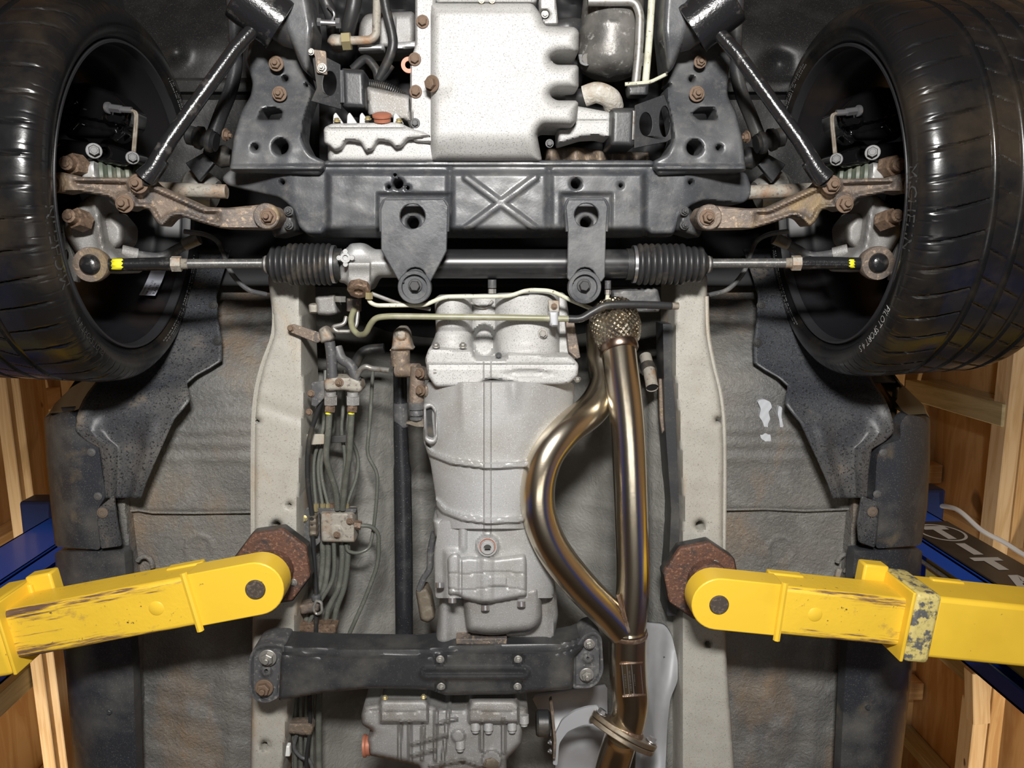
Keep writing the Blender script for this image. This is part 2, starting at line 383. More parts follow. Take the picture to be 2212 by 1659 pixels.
MPLUG = M('dirty_connector', (.14, .115, .085), .6, 0, [(60, .5, .7, (.24, .21, .17))], [(200, .3, .002)])
MCONC = M('concrete', (.10, .097, .09), .8, 0, [(3, .45, .7, (.22, .21, .20))], [(60, .2, .003)])
def wood(name, a, b_, knot):
    return M(name, a, .6, 0, [(6, .42, .62, b_, (.35, 5, 5), 3, 1, 1.5), (2.2, .60, .70, knot, (.6, 3, 3), 4, .7, 1.0), (3, .72, .76, (.10, .05, .025), (2.5, 4, 4), 2, .9)], [(40, .12, .002, (.1, 4, 4))], rand=13)
MW1 = wood('pine_timber', (.66, .45, .22), (.52, .31, .13), (.40, .22, .09))
MW2 = wood('pale_timber', (.72, .54, .33), (.60, .41, .22), (.45, .30, .15))
MW3 = wood('treated_timber', (.50, .44, .28), (.38, .33, .19), (.30, .24, .13))
MPLY = M('plywood', (.62, .41, .20), .6, 0, [(3.0, .45, .6, (.50, .29, .12), (2.2, .35, 2.2), 3, 1, 2.0), (4, .70, .75, (.16, .08, .035), (1.5, 1, 1.5), 1, .9)], [(40, .1, .002)], rand=9)
# ---------------------------------------------------------------- small shared parts
_bolt = {}
def bolt_mesh(mat, kind='stud'):
    k = (mat.name, kind)
    if k in _bolt: return _bolt[k]
    b = MB(); n6 = [(math.cos(math.pi/3*j), math.sin(math.pi/3*j)) for j in range(6)]
    b.lathe((0, 0, 0), (0, 0, -1), [(0, 1.0), (.16, 1.0), (.2, .94)], 20)
    def hexa(r, z0, z1, c=.86):
        b.loft([[Vector((r*x, r*y, -z0)) for x, y in n6], [Vector((r*x, r*y, -z1+.08)) for x, y in n6], [Vector((r*c*x, r*c*y, -z1)) for x, y in n6]])
    if kind == 'stud':
        hexa(.72, .2, .75); b.lathe((0, 0, -.75), (0, 0, -1), [(0, .34), (.35, .34), (.42, .27)], 12)
    elif kind == 'cap':
        hexa(.70, .2, .85); b.lathe((0, 0, -.85), (0, 0, -1), [(0, .42), (.03, .38)], 12)
    elif kind == 'plain':
        hexa(.76, .2, .8)
    else:   # flat round push clip with a dimple
        b.lathe((0, 0, -.2), (0, 0, -1), [(0, .8), (.14, .62), (.16, .36), (.05, .3), (.05, .02)], 20)
    me = b.mesh('bolt'); me.materials.append(mat)
    me.polygons.foreach_set('use_smooth', [True]*len(me.polygons)); me.set_sharp_from_angle(angle=math.radians(30))
    _bolt[k] = me; return me
def bolt(px, py, h, d, mat, parent, kind='stud', s=1, dirv=None, name='bolt', label=None, zs=1.0):
    p = PP([(px, py, h)], s)[0]; r = R(d, h)
    o = bpy.data.objects.new(name, bolt_mesh(mat, kind)); COL.objects.link(o)
    q = Vector(dirv).to_track_quat('-Z', 'Y') if dirv is not None else Matrix.Rotation(random.uniform(0, 1), 3, 'Z').to_quaternion()
    o.matrix_basis = Matrix.LocRotScale(p, q, Vector((r, r, r*zs)))
    adopt(o, parent)
    if label: o['label'] = label
    return o
def text2d(txt, size):
    c = bpy.data.curves.new('t', 'FONT'); c.body = txt; c.size = size; c.resolution_u = 2
    o = bpy.data.objects.new('t', c); me = bpy.data.meshes.new_from_object(o)
    v = [tuple(p.co) for p in me.vertices]; f = [tuple(p.vertices) for p in me.polygons]
    bpy.data.objects.remove(o); bpy.data.meshes.remove(me); bpy.data.curves.remove(c)
    return v, f
def text_on(name, txt, size, fn, mat, parent, th=0):
    """lettering: 2D glyphs sent through fn(x, y) -> point"""
    v, f = text2d(txt, size); b = MB(); b.add([fn(p[0], p[1]) for p in v], f)
    return b.build(name, mat, parent, smooth=False)
# ================================================================ the room
def board(name, p0, p1, w_, t_, mat, parent, side=(1, 0, 0)):
    """timber between two points; w_ across 'side', t_ across the third axis"""
    p0 = Vector(p0); p1 = Vector(p1); x = (p1-p0).normalized(); y = Vector(side); y = (y-y.dot(x)*x).normalized(); z = x.cross(y)
    L = (p1-p0).length
    b = MB().box((0, 0, 0), (L, w_, t_)); me = b.mesh(name); me.materials.append(mat)
    o = bpy.data.objects.new(name, me); COL.objects.link(o)
    rot = Matrix((x, y, z)).transposed().to_4x4()
    o.matrix_basis = Matrix.Translation((p0+p1)/2) @ rot
    adopt(o, parent)
    bv = o.modifiers.new('bevel', 'BEVEL'); bv.width = .003; bv.segments = 1
    return o
def struct(name, b, mat):
    o = b.build(name, mat, None, smooth=False); o['kind'] = 'structure'; return o
XW = 2.16; YF = -3.2; YB = 4.2; HC = ZC+3.62
struct('floor', MB().box((0, .5, -.05), (2*XW+.3, YB-YF+.3, .1)), MCONC)
ceil = struct('ceiling', MB().box((0, .5, HC+.03), (2*XW+.2, YB-YF+.2, .06)), MPLY)
walls = {}
for s, nm in ((-1, 'wall_left'), (1, 'wall_right')):
    walls[s] = struct(nm, MB().box((s*(XW+.03), .5, HC/2), (.06, YB-YF+.2, HC)), MPLY)
struct('wall_front', MB().box((0, YF-.03, HC/2), (2*XW, .06, HC)), MPLY)
struct('wall_back', MB().box((0, YB+.03, HC/2), (2*XW, .06, HC)), MPLY)
def lin(a, b, t): return a[0]+(b[0]-a[0])*t, a[1]+(b[1]-a[1])*t
# long timbers running beside the car on both sides, struts up to the ceiling, joists across
HB = 2.9
def longi(s, a, b, h, w_, t_, mat):
    p, q = P(*a, h), P(*b, h); d = (q-p)/(q.y-p.y)
    board('beam', p+d*(YF+.05-p.y), q+d*(YB-.05-q.y), w_, t_, mat, walls[s], (1, 0, 0))
longi(-1, (16, 830), (120, 1640), HB, .048, .09, MW2)
longi(-1, (44, 830), (146, 1640), HB+.03, .045, .09, MW2)
longi(-1, (78, 880), (172, 1640), HB+.12, .045, .09, MW1)
longi(1, (2184, 827), (2092, 1659), HB, .062, .09, MW2)
longi(1, (2218, 827), (2124, 1659), HB+.05, .055, .10, MW1)
for s in (-1, 1):
    for y in (-2.4, -1.6, -.75, .1, .60, 1.17, 1.72, 2.4, 3.2):
        board('stud', (s*(XW-.05), y, .0), (s*(XW-.05), y, HC-.002), .045, .09, MW1 if int(y*10) % 2 else MW3, walls[s], (0, 1, 0))
    board('post', (s*1.83, 1.60, 0), (s*1.83, 1.60, ZC+HB+.2), .09, .07, MW3, walls[s], (0, 1, 0)) if s < 0 else None
    for y, hh in ((.60, 3.5), (1.70, 3.5), (2.6, 3.5)):
        x0 = 1.99
        board('strut', (s*x0, y, ZC+HB-.03), (s*(x0+.02), y+.02, HC-.01), .09, .05, MW2 if s < 0 else MW3, walls[s], (0, 1, 0))
for y in (-2.2, -1.1, 0, 1.02, 1.55, 2.14, 3.0):
    board('joist', (-XW+.01, y, HC-.05), (XW-.01, y, HC-.05), .09, .095, MW1, ceil, (0, 1, 0))
board('block', P(2110, 1445, 2.82), P(2112, 1556, 2.82), .07, .06, MW2, walls[1], (1, 0, 0))
# white cable hanging at the right wall
cb = MB().tube(smooth_path([P(2030, 1092, 2.62), P(2070, 1102, 2.5), P(2120, 1145, 2.4), P(2170, 1172, 2.35), P(2215, 1200, 2.3), P(2300, 1245, 2.2), P(2480, 1320, 2.0), P(2700, 1420, 1.8)], 8), .008, 8)
tag(cb.build('power_cable', MCABLE), 'white power cable looping from the right blue post past pine framing', 'cable')
# ================================================================ the two post lift
def lift_post(s):
    lab = 'blue lift column with dark lettered sign, right of the car' if s > 0 else 'plain blue lift column standing left of the car'
    xi, xo, yf, yb = s*1.345, s*1.515, .868, 1.145
    t = thing('lift_post', lab, 'lift post', (s*1.43, 1.0, 0), 'blue lift posts')
    zt = ZC+2.60; w_ = .012
    b = MB()
    def bx(x0, x1, y0, y1, z0=0, z1=zt): b.box(((x0+x1)/2, (y0+y1)/2, (z0+z1)/2), (abs(x1-x0), abs(y1-y0), z1-z0))
    bx(xi, xo, yf, yf+w_); bx(xi, xo, yb-w_, yb); bx(xo-s*w_, xo, yf, yb)
    bx(xi, xi+s*w_, yf, yf+.05); bx(xi, xi+s*w_, yb-.055, yb)
    b.build('column', MBLUE, t, smooth=False, bevel=.003)
    c = MB().box(((xi+xo)/2+s*.03, .98, zt+.05), (.30, .34, .09)); cp = c.build('cap_bracket', MBLUED, t, smooth=False, bevel=.01)
    bolt(0, 0, 1, 1, MBLK2, cp).matrix_basis = Matrix.LocRotScale(Vector(((xi+xo)/2+s*.07, .81, zt+.05)), Vector((0, -1, 0)).to_track_quat('-Z', 'Y'), Vector((.018,)*3))
    c = MB().box(((xi+xo)/2+s*.01, (yf+yb)/2, ZC+1.45), (.11, .17, 1.75)); c.build('carriage', MYELP, t, smooth=False, bevel=.012)
    MB().tube([(xi+s*.03, yf+.09, .2), (xi+s*.03, yf+.09, zt-.05)], .007, 8).build('cable', MSTEELD, t)
    if s > 0:
        def hz(px, py): return yf/float(PA(px, py, 1.0)[1])
        x0 = (xi+xo)/2; zt_ = hz(2040, 1129); zb = .9
        sg = MB().box((x0+.002, yf-.003, ZC+(zt_+zb)/2), (.158, .005, zt_-zb)).build('sign', MSIGN, t, smooth=False)
        ring = MB(); n = 48; zc = hz(2050, 1154)
        for k in range(n):
            a, c_ = 2*math.pi*k/n, 2*math.pi*(k+1)/n
            ring.add([(x0+r*math.cos(q), yf-.0065, ZC+zc+r*1.12*math.sin(q)) for q in (a, c_) for r in (.061, .069)], [(0, 1, 3, 2)])
        ring.build('emblem', MSIGNW, sg, smooth=False)
        GL = {'T': [[(-.5, .72), (.5, .72), (.5, 1), (-.5, 1)], [(-.17, 0), (.17, 0), (.17, .72), (-.17, .72)]], 'I': [[(-.17, 0), (.17, 0), (.17, 1), (-.17, 1)]],
              'A': [[(-.52, 0), (-.2, 0), (.04, .7), (.16, 1), (-.16, 1)], [(.2, 0), (.52, 0), (.16, 1), (-.02, .62)], [(-.2, .2), (.2, .2), (.13, .4), (-.13, .4)]],
              'N': [[(-.48, 0), (-.18, 0), (-.18, 1), (-.48, 1)], [(.18, 0), (.48, 0), (.48, 1), (.18, 1)], [(-.18, 1), (-.18, .6), (.18, 0), (.18, .4)]]}
        for ch, pc, wd, ht in (('T', (2050, 1154), .078, .118), ('I', (2102, 1190), .085, .092), ('T', (2148, 1222), .085, .092), ('A', (2204, 1262), .085, .092), ('N', (2262, 1302), .085, .092)):
            zz = hz(*pc)-ht/2; b2 = MB()
            for q in GL[ch]: b2.add([(x0+p[0]*wd, yf-.0066, ZC+zz+p[1]*ht) for p in q], [tuple(range(len(q)))])
            b2.build('letter', MSIGNW, sg, smooth=False)
    return t
lift_post(-1); lift_post(1)
def lift_arm(s, tip, dirpx, hb):
    """telescoping swing arm: round tip with pin, inner tube, collar, outer tube, back to the column"""
    T = P(*tip, hb); D = P(tip[0]+dirpx[0], tip[1]+dirpx[1], hb)-T; D.z = 0; D.normalize()
    N_ = Vector((-D.y, D.x, 0))
    lab = 'yellow lift arm with round tip under the %s chassis rail' % ('left' if s < 0 else 'right')
    t = thing('swing_arm', lab, 'lift arm', T, 'yellow lift arms')
    def prism(b, a0, a1, w_, z0, z1):
        c = T+D*((a0+a1)/2); c = Vector((c.x, c.y, T.z+(z0+z1)/2))
        b.box(c, (a1-a0, 2*w_, z1-z0), Matrix((D, N_, Vector((0, 0, 1)))).transposed())
    # tip plate with rounded nose
    r = .046; b = MB(); out = []
    for k in range(17):
        a = math.pi/2+math.pi*k/16; out.append(T+r*(math.cos(a)*D+math.sin(a)*N_))
    out.append(T+D*.105-N_*r); out.append(T+D*.105+N_*r)
    b.loft([out, [p+Vector((0, 0, .05)) for p in out]])
    b.build('arm_tip', MYEL, t, bevel=.002)
    pin = MB().lathe(T+Vector((0, 0, .004)), (0, 0, -1), [(0, .0165), (.006, .0165), (.008, .015)], 28); pin.build('pin', M('worn_pin', (.075, .06, .05), .6, .2, [(220, .52, .66, (.17, .13, .10))]), t, label='dark round pivot pin')
    wb = MB().tube([T+D*.104-N_*.052+Vector((0, 0, -.002)), T+D*.107+N_*.052+Vector((0, 0, -.002))], .006, 8); wb.build('weld', MYEL, t)
    b = MB().box((0, 0, 0), (.40, .086, .080)); o = b.build('inner_tube', MYELW, None, bevel=.008, seg=3)
    c_ = T+D*.30+Vector((0, 0, .038)); o.matrix_basis = Matrix.Translation(c_) @ Matrix((D, N_, Vector((0, 0, 1)))).transposed().to_4x4(); adopt(o, t)
    b = MB(); prism(b, .40, .46, .058, .068, .084); b.build('stop_plate', MYEL, t, bevel=.003)
    b = MB(); prism(b, .098, .16, .046, .05, .070); b.build('tip_gusset', MYEL, t, bevel=.003)
    q = T+D*.165+Vector((0, 0, -.0035)); MB().lathe(q, (0, 0, 1), [(0, .010), (.0015, .0125), (.003, .012)], 24).build('plug', MYEL, t)
    a1 = .322 if s > 0 else .412
    b = MB(); prism(b, a1, a1+.045, .062, -.018, .098); b.build('collar', MYELG if s > 0 else MYEL, t, bevel=.008, seg=3)
    b = MB(); prism(b, a1-.006, a1, .062, -.018, .098); b.build('collar_rim', MYEL, t, bevel=.002)
    b = MB(); prism(b, a1-.045, a1, .070, .075, .105); b.build('collar_flange', MYEL, t, bevel=.004)
    L = 1.0
    b = MB(); prism(b, a1+.04, L, .055, -.010, .092); b.build('outer_tube', MYEL if s > 0 else MYELG, t, bevel=.008, seg=3)
    return t
HA = 1.22
lift_arm(-1, (552, 1273), (-552, 104), HA)
lift_arm(1, (1553, 1306), (660, 66), HA)
def lift_pad(s, c, rot, bl, scr):
    h = 1.315
    t = thing('lift_pad', 'rusty octagonal lift pad beneath the %s chassis rail' % ('left' if s < 0 else 'right'), 'lift pad', P(*c, h), 'octagonal lift pads')
    def octo(r, k=0): return [(c[0]+r*math.cos(rot+math.pi/4*j), c[1]+r*math.sin(rot+math.pi/4*j)) for j in range(8)]
    plate('plate', octo(84), h, .014, MRUSTP, t, bevel=.003)
    plate('rubber', octo(86), h+.0145, .03, MRUB, t, bevel=.003)
    for p in bl: bolt(*p, h, 17, MSTEELD, t, 'stud')
    b = MB().lathe(P(*scr, HA+.05), (0, 0, 1), [(0, .031), (.02, .031), (.021, .036), (h-HA-.05, .036)], 32); b.build('screw', MRUSTP, t)
lift_pad(-1, (588, 1226), .25, [(527, 1212), (634, 1258)], (575, 1252))
lift_pad(1, (1516, 1255), .2, [(1545, 1217), (1497, 1313)], (1543, 1272))
# ================================================================ car body shell
body = thing('car_body', 'grey undersealed car floor with rails, tunnel and sills, raised overhead', 'car body', (0, .3, ZC+1.4))
def nz(px, py, k=1.0, ph=0.0):
    return .5*np.sin(px*.031*k+ph)*np.sin(py*.027*k+1.3*ph)+.3*np.sin(px*.063*k+py*.017*k+2*ph)+.2*np.sin(py*.081*k-px*.02*k)
def floor_h(cx, seam, s):
    def hf(x, y, d):
        h = 1.505+.0015*nz(x, y)
        h = h+.23*ss(-y, -850, -540)                       # toe board rising to the front
        h = h-.007*(1-ss(y, seam-4, seam+1))*ss(y, 880, 900)   # front sheet overlaps the rear one
        for yy in (930, 958, 990): h = h-.004*np.exp(-((y-yy)/11)**2)
        r = np.hypot(x-cx[0], y-cx[1]); h = h-.0035*rib(np.abs(r-29), 3)*(1-.5*ss(y, cx[1], cx[1]+20))
        h = h-.006*np.exp(-((x-(cx[0]-20))/30)**2)*ss(y, 1320, 1400)-.007*np.exp(-((x-(cx[0]+70))/22)**2)*ss(y, 1280, 1350)
        h = h+.004*nz(x, y, 1.6, 2.0)*ss(y, 1330, 1450)
        return h
    return hf
relief('floor_panel', [(410, 560), (600, 560), (600, 1730), (262, 1730), (250, 1060), (330, 860)], floor_h((430, 1186), 1106, -1), MUSEAL, body, cell=5, skirt=.02)
relief('floor_panel', [(1520, 560), (1700, 560), (1790, 860), (1862, 1060), (1850, 1730), (1520, 1730)], floor_h((1688, 1190), 1101, 1), MUSEAL, body, cell=5, skirt=.02)
# crack-like dark sheet edge at the overlap is real: a thin raised strip
for pts in ([(272, 1104), (300, 1102), (330, 1107), (420, 1108), (545, 1106)], [(1562, 1101), (1650, 1099), (1740, 1103), (1836, 1099)]):
    MB().tube([P(x, y, 1.4965) for x, y in pts], .0028, 6).build('sheet_edge', MUSEAL, body)
for pts in ([(1636, 866), (1650, 862), (1664, 868), (1668, 880), (1660, 890), (1664, 905), (1658, 918), (1662, 932), (1652, 928), (1648, 912), (1640, 900), (1644, 884)], [(1640, 930), (1650, 934), (1664, 938), (1666, 950), (1660, 962), (1652, 952), (1644, 948)], [(1682, 876), (1690, 880), (1688, 900), (1692, 920), (1686, 935), (1684, 910), (1680, 895)]):
    relief('bare_paint', pts, lambda x, y, d: 1.4955+.0006*np.sin(x*.4)*np.sin(y*.3), M('bare_paint', (.48, .50, .53), .5), body, cell=3, skirt=.012, fil=3)
def tun(x, y, d):
    u = np.abs(x-1055)/400
    h = 1.625-.185*u**2.2+.40*ss(-y, -840, -690)
    h = h+.006*nz(x, y, 1.2)-.012*np.exp(-((x-1305)/22)**2)-.012*np.exp(-((x-815)/26)**2)
    h = h+.005*ss(y+.18*(x-800), 1075, 1080)*(x < 1000)-.004*ss(y-.2*(x-1230), 1072, 1077)*(x > 1100)
    h = h-.02*rib(np.abs(x-1424)-.04*(y-1000)*0, 18, 12)*ss(y, 700, 760)
    return h
relief('transmission_tunnel', [(640, 560), (1470, 560), (1490, 1730), (630, 1730)], tun, MTUN, body, cell=7, skirt=.02)
def railh(x, y, d):
    return 1.362+rnd(d, 10, .012)+.0012*nz(x, y, 1.5)+.0025*np.exp(-((y-870-.35*(x-550))/14)**2)
rl = relief('chassis_rail', [(578, 590), (592, 720), (568, 790), (553, 860), (548, 960), (548, 1140), (545, 1400), (540, 1730), (604, 1730), (640, 1400), (648, 1180), (646, 1100), (655, 950), (660, 860), (655, 760), (650, 590)],
            railh, MRAIL, body, cell=5, holes=[(597, 1135, 9.5), (626, 1091, 4.5), (572, 1610, 8), (556, 910, 5)], skirt=.11, fil=12)
rr = relief('chassis_rail', [(1458, 590), (1455, 800), (1464, 900), (1474, 1100), (1470, 1180), (1468, 1730), (1592, 1730), (1568, 1400), (1562, 1140), (1563, 960), (1556, 860), (1540, 790), (1526, 720), (1528, 590)],
            railh, MRAIL, body, cell=5, holes=[(1512, 1134, 9.5), (1552, 908, 6), (1528, 1390, 6)], skirt=.11, fil=12)
for pts in ([(592, 640), (590, 720), (566, 790), (551, 860), (546, 960), (546, 1200)], [(1526, 640), (1529, 720), (1542, 790), (1558, 860), (1565, 960), (1564, 1200)]):
    MB().tube(smooth_path([P(x, y, 1.372) for x, y in pts], 4), .004, 6).build('rail_flange', MRAIL, body)
# inner rail lip on the right: dark folded flange
relief('tunnel_flange', [(1432, 700), (1452, 700), (1460, 900), (1470, 1180), (1462, 1330), (1440, 1330), (1450, 1100), (1436, 900)], lambda x, y, d: 1.385+.0*x, MBLK2, body, cell=5, skirt=.06)
plate('lining_edge', [(1424, 820), (1430, 818), (1436, 930), (1430, 938), (1425, 900)], 1.40, .01, MRUST, body)
# sills and skirts
def skirt_h(edge, w_, h0, dep, sgn):
    def hf(x, y, d):
        e = np.interp(y, [p[1] for p in edge], [p[0] for p in edge])
        q = sgn*(x-e); t = 1-np.clip(q/w_, 0, 1)
        return h0+dep*(1-np.sqrt(np.clip(1-t*t, 0, 1)))+.001*nz(x, y)
    return hf
eL = [(95, 895), (100, 1000), (110, 1100), (118, 1190), (125, 1300), (142, 1450), (166, 1730)]
eR = [(2010, 895), (2008, 1000), (2002, 1100), (1994, 1180), (1985, 1300), (1970, 1450), (1938, 1730)]
relief('sill_cover', [(95, 905), (104, 894), (150, 889), (166, 905), (161, 930), (172, 944), (200, 950), (213, 966), (219, 1010), (228, 1073), (211, 1100), (210, 1125), (217, 1188), (119, 1181), (110, 1100), (100, 1000)],
       skirt_h(eL, 70, 1.425, .085, 1), MSKIRT, body, cell=4, skirt=.03, fil=8)
relief('sill_cover', [(2010, 905), (2000, 894), (1958, 896), (1944, 915), (1946, 950), (1905, 962), (1896, 980), (1893, 1010), (1890, 1070), (1883, 1078), (1900, 1100), (1892, 1185), (1990, 1178), (2003, 1100), (2009, 1000)],
       skirt_h(eR, 70, 1.425, .085, -1), MSKIRT, body, cell=4, skirt=.03, fil=8)
relief('sill', [(118, 1193), (268, 1190), (276, 1300), (288, 1450), (296, 1730), (166, 1730), (142, 1450), (125, 1300)], skirt_h(eL, 75, 1.43, .09, 1), MSKIRT, body, cell=5, skirt=.03, fil=6, holes=[])
relief('sill', [(1993, 1187), (1846, 1190), (1838, 1300), (1826, 1450), (1812, 1730), (1938, 1730), (1970, 1450), (1985, 1300)], skirt_h(eR, 75, 1.43, .09, -1), MSKIRT, body, cell=5, skirt=.03, fil=6)
plate('sill_tab', [(212, 1098), (245, 1070), (252, 1125), (262, 1180), (218, 1186), (210, 1125)], 1.418, .006, MLINER, body, fil=5)
plate('sill_tab', [(1897, 1085), (1862, 1072), (1852, 1130), (1856, 1172), (1890, 1184), (1896, 1130)], 1.418, .006, MLINER, body, fil=5)
relief('seam_flange', [(250, 1075), (272, 1075), (284, 1190), (300, 1300), (300, 1730), (282, 1730), (268, 1300), (262, 1190)], lambda x, y, d: 1.474+rnd(d, 8, .008), MUSEAL, body, cell=4, skirt=.035)
relief('seam_flange', [(1842, 1075), (1862, 1075), (1850, 1190), (1842, 1300), (1832, 1730), (1815, 1730), (1822, 1300), (1832, 1190)], lambda x, y, d: 1.474+rnd(d, 8, .008), MUSEAL, body, cell=4, skirt=.035)
for c in [(198, 977), (212, 1072)]: bolt(*c, 1.4245, 18, MHOSE, body, 'clip', name='clip')
for c in [(1907, 978), (1894, 1067)]: bolt(*c, 1.4245, 18, MHOSE, body, 'clip', name='clip')
bolt(222, 1107, 1.417, 24, MRUST, body, 'clip', name='clip'); bolt(1884, 1105, 1.417, 24, MRUST, body, 'clip', name='clip')
bolt(237, 1537, 1.43, 15, MSKIRT, body, 'plain', name='clip'); bolt(1874, 1527, 1.43, 15, MSKIRT, body, 'plain', name='clip')
# jacking loops beside the sills
for c, a0 in (((312, 1222), -2.6), ((1826, 1218), -3.0)):
    pts = [P(c[0]+17*math.cos(a0+k*.28), c[1]+20*math.sin(a0+k*.28), 1.49) for k in range(11)]
    MB().tube(pts, .005, 8).build('tie_loop', MUSEAL, body)
MB().tube(smooth_path([P(1826, 1232, 1.48), P(1838, 1240, 1.48), P(1826, 1262, 1.48), P(1810, 1250, 1.48), P(1814, 1228, 1.48)], 5), .006, 8).build('tie_loop', MBRK, body)
# fender corners behind the front wheels
fh = lambda x, y: 1.43+.13*max(0, (895-y))/70
plate('fender', [(96, 903), (118, 872), (165, 826), (240, 765), (275, 775), (212, 828), (180, 862), (170, 884), (150, 890), (106, 893)], fh, .03, MBODYC, body, bevel=0)
plate('fender', [(2009, 903), (1996, 876), (1945, 826), (1880, 765), (1850, 775), (1902, 828), (1938, 872), (1950, 888), (1962, 896), (2001, 894)], fh, .03, MBODYC, body, bevel=0)
plate('fender_slot', [(130, 880), (163, 878), (160, 886), (135, 890)], 1.424, .004, MBLK2, body)
# inner wheel housings, bulkhead and an added black sheet for the shade of the engine bay
def whh(bx, by, sg):
    def hf(x, y, d):
        h = 1.60+.10*ss(-y, -120, 60)+.004*nz(x, y)
        h = h-sg*.030*np.exp(-(np.hypot(x-bx, y-by)/26)**2)-.018*rib(np.abs(y-186), 11, 6)-.03*ss(y, 205, 215)
        return h
    return hf
relief('wheel_housing', [(250, -60), (560, -60), (552, 60), (530, 330), (480, 420), (360, 420), (330, 260)], whh(378, 112, 1), MDARKB, body, cell=6, skirt=.02)
relief('wheel_housing', [(1560, -60), (1880, -60), (1790, 260), (1760, 420), (1620, 420), (1580, 330), (1566, 60)], whh(1680, 140, -1), MDARKB, body, cell=6, skirt=.02)
relief('engine_bay_shade_sheet', [(150, -300), (1960, -300), (1850, 760), (260, 760)], lambda x, y, d: 1.95+0*x, MVOID, body, cell=60, skirt=0, solid=.01)  # added black sheet: closes the bay, blocks light, stands for its darkness
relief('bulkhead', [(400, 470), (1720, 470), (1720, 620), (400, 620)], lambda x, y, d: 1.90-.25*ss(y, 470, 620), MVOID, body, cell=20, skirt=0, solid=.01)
# body sides above the sills, seen only at the silhouette
for s in (-1, 1):
    b = MB(); prof = [(.80, 1.50), (.835, 1.56), (.85, 1.72), (.84, 1.95), (.70, 2.3), (.55, 2.42)]
    b.loft([[Vector((s*x, y, ZC+z)) for x, z in prof] for y in (.26, .8, 1.6, 2.4)], cap=False, closed=False)
    o = b.build('body_side', MBODYC, body); q = o.modifiers.new('t', 'SOLIDIFY'); q.thickness = .01
# ================================================================ plastic fender liners
def liner(s):
    rows = [(1075, 228, 306, 1.432), (1040, 226, 318, 1.430), (1000, 222, 335, 1.428), (966, 216, 350, 1.428), (951, 186, 357, 1.428), (930, 164, 366, 1.43), (905, 166, 378, 1.432), (885, 172, 396, 1.437), (866, 180, 411, 1.445), (850, 190, 409, 1.455), (830, 206, 404, 1.475), (812, 216, 425, 1.488), (796, 224, 455, 1.497), (780, 236, 480, 1.508), (735, 280, 480, 1.53), (690, 320, 472, 1.55), (640, 352, 468, 1.58), (600, 370, 480, 1.62), (540, 380, 500, 1.68)]
    nx = 26; t = thing('fender_liner', 'dusty black plastic fender liner behind the %s front wheel' % ('left' if s > 0 else 'right'), 'fender liner', PP([(280, 950, 1.43)], s)[0], 'fender liners')
    ys = np.array([r[0] for r in rows][::-1], float); A = [np.array([r[k] for r in rows][::-1], float) for k in (1, 2, 3)]
    yy = np.linspace(540, 1075, 110); v = []; f = []
    for j, y in enumerate(yy):
        a, b_, h = [np.interp(y, ys, q) for q in A]
        for i in range(nx):
            u = i/(nx-1); x = a+(b_-a)*u
            z = h+.010*(1-math.exp(-((u-.0)/.10)**2)-math.exp(-((1-u)/.12)**2))*(.35+.65*float(ss(y, 800, 960)))-.014*math.exp(-((u-.16)/.09)**2)*ss(y, 880, 940)-.012*math.exp(-((u-.80)/.10)**2)*ss(y, 880, 940)
            v.append(PP([(x, y, float(z))], s)[0])
    for j in range(len(yy)-1):
        for i in range(nx-1):
            q = (j*nx+i, j*nx+i+1, (j+1)*nx+i+1, (j+1)*nx+i); f.append(q if s > 0 else q[::-1])
    o = MB().add(v, f).build('panel', MLINER, t); q = o.modifiers.new('t', 'SOLIDIFY'); q.thickness = .003; q.offset = -1
    for c in ((461, 660, 1.563), (470, 737, 1.522)): bolt(*c, 20, MRUB, t, 'clip', s=s, name='clip')
    return t
liner(1); liner(-1)
# front fenders with wheel arches, arch liners and the bumper skin closing the nose
for s in (-1, 1):
    cy, ch = -.10, 1.366; n = 36; ring0 = []; ring1 = []; ring2 = []
    for k in range(n+1):
        a = math.radians(26+128*k/n); yy, hh = cy+.385*math.cos(a), ch+.385*math.sin(a)
        ring0.append(Vector((s*.825, yy, ZC+hh))); ring1.append(Vector((s*.842, cy+.405*math.cos(a), ZC+ch+.405*math.sin(a))))
        yo = cy+(.46 if math.cos(a) > 0 else -.80)*min(1, abs(math.cos(a))*1.4); ho = max(ch+.45*math.sin(a)+.02, min(1.98, 1.47+.75*math.sin(a)))
        ring2.append(Vector((s*(.842-.01*math.sin(a)), yo if abs(yo-cy) > .405*abs(math.cos(a)) else cy+.41*math.cos(a), ZC+ho)))
    b = MB().loft([ring0, ring1, ring2], cap=False, closed=False); o = b.build('fender', MBODYC, body); q = o.modifiers.new('t', 'SOLIDIFY'); q.thickness = .004
    b = MB(); rows = []
    for x in (.67, .72, .80, .825): rows.append([Vector((s*x, cy+.392*math.cos(math.radians(26+128*k/n)), ZC+ch+.392*math.sin(math.radians(26+128*k/n)))) for k in range(n+1)])
    o = b.loft(rows, cap=False, closed=False).build('arch_liner', MDARKB, body); q = o.modifiers.new('t', 'SOLIDIFY'); q.thickness = .004
rows = []
for k in range(25):
    x = -.86+1.72*k/24; e = abs(x)/.86; y0 = -1.18+.30*e**4
    rows.append([Vector((x, y0+.05, ZC+1.44)), Vector((x, y0+.01, ZC+1.46)), Vector((x, y0, ZC+1.55)), Vector((x, y0+.02, ZC+1.80)), Vector((x, y0+.10, ZC+1.96))])
o = MB().loft(rows, cap=False, closed=False).build('front_bumper', MBODYC, body); q = o.modifiers.new('t', 'SOLIDIFY'); q.thickness = .005
